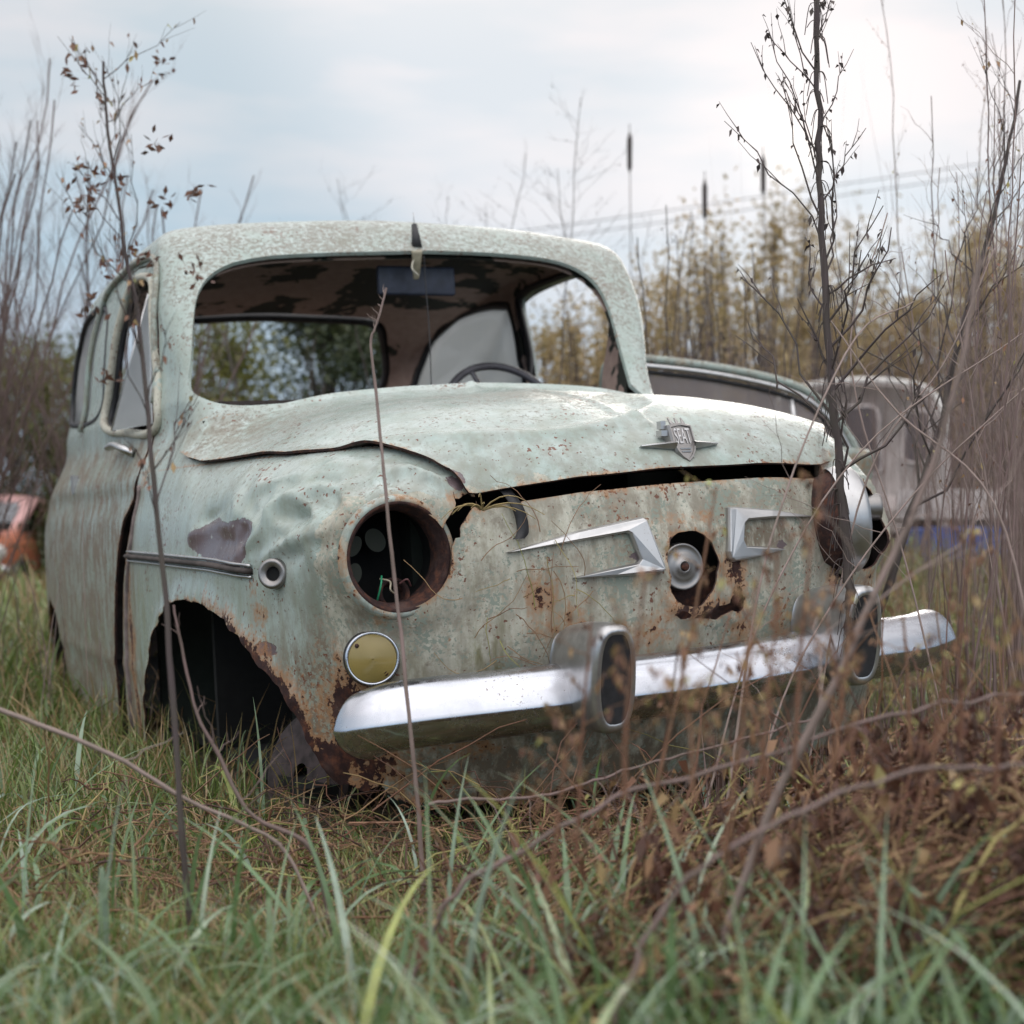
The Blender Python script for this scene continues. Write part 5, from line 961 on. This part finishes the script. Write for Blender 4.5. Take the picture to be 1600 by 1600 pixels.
# ------------------------------------------------------------------ things far behind
def farcar():
    r=thing('orange_car','small faded orange car with a pink roof at the left edge','car',(-7.30,19.4,float(gz(-7.3,19.4))-.12),rot=(0,0,.12))
    V,Q=surfnets(Fcar,(-.8,-.06,.12),(.86,3.4,1.56),.03); V,N=snap(V,n=3); T=np.concatenate([Q[:,[0,1,2]],Q[:,[0,2,3]]]); x,y,z=V.T
    g=np.maximum.reduce([-np.maximum(sd([(a*.96,b) for a,b in WIND],x,z),y-1.7),-np.maximum.reduce([sd(SWIN,y,z)]),-np.maximum(sd(ARCH,y,z),.42-np.abs(x)),-np.maximum(sd(RARCH,y,z),.42-np.abs(x))])
    V,T,A=clip(V,T,N,g); t=Mt('faded_orange_paint'); sp=t.N.new('ShaderNodeSeparateXYZ'); t.L.new(t.tc.outputs['Object'],sp.inputs[0]); n=t.noise(4,4)
    t.setc(t.mix(t.step(t.mathn('ADD',sp.outputs[2],t.mathn('MULTIPLY',n,.3)),.98,1.25),(.34,.105,.05),(.58,.33,.31))).inp('Roughness',.5); ms('body',V,T,t.m,r)
    ms('windscreen',*box((0,1.2,1.15),(1.05,.02,.36),None),simple('grey_screen',(.34,.35,.36),.3),r,False); ms('interior',*box((0,1.9,.75),(1.15,1.6,.6)),M_BLACK,r,False)
    P=crv([(-.64,.03,.40),(-.5,-.06,.42),(0,-.12,.42),(.5,-.06,.42),(.64,.03,.40)],24); ms('bumper',*tube(P,.045,8),simple('pale_bumper',(.55,.55,.56),.35,.4),r)
    for s_ in(-1,1): ms('headlight',*lathe([(.0,.06),(.06,.045),(.085,.02),(.1,.0)],20,(0,-1,0),(s_*.5,.09,.63)),simple('lamp_glass',(.5,.48,.45),.2),r); ms('wheel',*lathe([(.0,.08),(.18,.08),(.28,.07),(.29,-.07),(.0,-.07)],28,(1,0,0),(s_*.6,.65,.28)),M_RUBBER,r)
farcar()
def caravan():
    d=17.; x0=at(1338,d); r=thing('caravan','old grey-beige caravan with a rounded roof behind the thicket','caravan',(x0,d,.33),rot=(0,0,-.30))
    prof=[(-1.0,.35),(-1.02,1.2),(-.98,1.65),(-.86,1.92),(-.6,2.05),(0,2.11),(.6,2.05),(.86,1.92),(.98,1.65),(1.02,1.2),(1.0,.35)]; P=crv(prof,40); n=len(P); L=3.6; V=[];
    for yy,s in ((0.,.93),(.10,1.),(L-.1,1.),(L,.93)): V+=[(a*s,yy,.35+(b-.35)*(.97 if s<1 else 1)) for a,b in P]
    F=[(k*n+i,k*n+i+1,(k+1)*n+i+1,(k+1)*n+i) for k in range(3) for i in range(n-1)]+[tuple(range(n)),tuple(3*n+i for i in range(n-1,-1,-1))]
    cm=simple('chalky_caravan_paint',(.56,.49,.47),.6,0,.2,3); ms('body',np.array(V),F,cm,r)
    rim=ms('roof_trim',*tube(np.array([(a*1.005,.06,b+.01) for a,b in P[6:-6]]),.035,8),simple('cream_trim',(.7,.66,.62),.6),r)
    def win(cx,cz,w_,h_,yy=-.02):
        q=loopc([(cx-w_,cz-h_),(cx+w_,cz-h_),(cx+w_,cz),(cx+w_*.9,cz+h_*.9),(cx,cz+h_),(cx-w_*.9,cz+h_*.9),(cx-w_,cz)],40); V=[(a,yy,b) for a,b in q]; o=ms('window',np.array(V),[tuple(range(39,-1,-1))],simple('dark_pane',(.075,.055,.055),.35),r,False); ms('frame',*tube(np.array(V),.018,6,closed=True),cm,o)
    win(0.02,1.42,.24,.38); win(-.62,1.45,.2,.25); win(.68,1.45,.14,.28)
    ms('blue_sticker',*box((.05,-.03,.98),(.22,.02,.10)),simple('pale_blue',(.25,.33,.42),.5),r,False)
    ms('side_window',*box((-1.03,1.6,1.45),(.02,.9,.4)),M_BLACK,r,False); ms('skirt',*box((0,1.8,.28),(1.8,3.4,.3)),M_INNER,r,False)
    for s_ in(-1,1): ms('wheel',*lathe([(.0,.09),(.16,.09),(.30,.08),(.31,-.08),(.0,-.08)],28,(1,0,0),(s_*.92,1.9,.16)),M_RUBBER,r)
caravan()
def trailer():
    d=15.; r=thing('flat_trailer','low pale flatbed trailer right of the caravan','trailer',(at(1470,d),d,.30),rot=(0,0,.1)); wm=simple('grey_boards',(.52,.46,.44),.7,0,.2,6)
    ms('deck',*box((0,0,.52),(1.5,1.6,.09)),wm,r,False)
    for yy in(-.79,.79): ms('side_board',*box((0,yy,.66),(1.5,.03,.2)),wm,r,False)
    ms('side_board',*box((.74,0,.66),(.03,1.55,.2)),simple('white_board',(.55,.55,.56),.5),r,False); ms('drawbar',*tube(np.array([(-.7,0,.48),(-1.5,0,.35)]),.04,8),M_RUST,r)
    for s_ in(-1,1): ms('wheel',*lathe([(.0,.07),(.12,.07),(.24,.06),(.25,-.06),(.0,-.06)],24,(0,1,0),(.1,s_*.72,.25)),M_RUBBER,r)
trailer()
def tub():
    d=13.2; r=thing('blue_crate','large deep blue plastic crate in the grass before the trailer','crate',(at(1492,d),d,.28),rot=(0,0,.15)); bm_=simple('blue_plastic',(.04,.11,.42),.4,0,.15)
    for k,(a,b) in enumerate((((0,-.27),(.68,.03)),((0,.27),(.68,.03)),((-.34,0),(.03,.56)),((.34,0),(.03,.56)))): ms('side_wall',*box((a[0],a[1],.19),(b[0],b[1],.36)),bm_,r,False)
    ms('base',*box((0,0,.03),(.66,.54,.03)),bm_,r,False); ms('rim',*tube(np.array([(-.35,-.29,.375),(.35,-.29,.375),(.35,.29,.375),(-.35,.29,.375)]),.02,8,closed=True),bm_,r)
    for i in range(5): ms('rib',*box((-.26+i*.13,-.295,.19),(.02,.02,.33)),bm_,r,False)
tub()
for i,(a,b) in enumerate(((345,250),(362,268))):
    d=60.; P=crv([(at(600,d),d,hz(a+42,d)),(at(950,d),d,hz(a-5,d)),(at(1300,d),d,hz((a+b)/2-10,d)),(at(1750,d),d,hz(b-30,d))],30); o=ms('power_cable',*tube(P,.019,5),M_RUBBER); tag(o,('upper','lower')[i]+' of two thin power cables crossing the sky at the right','cable')
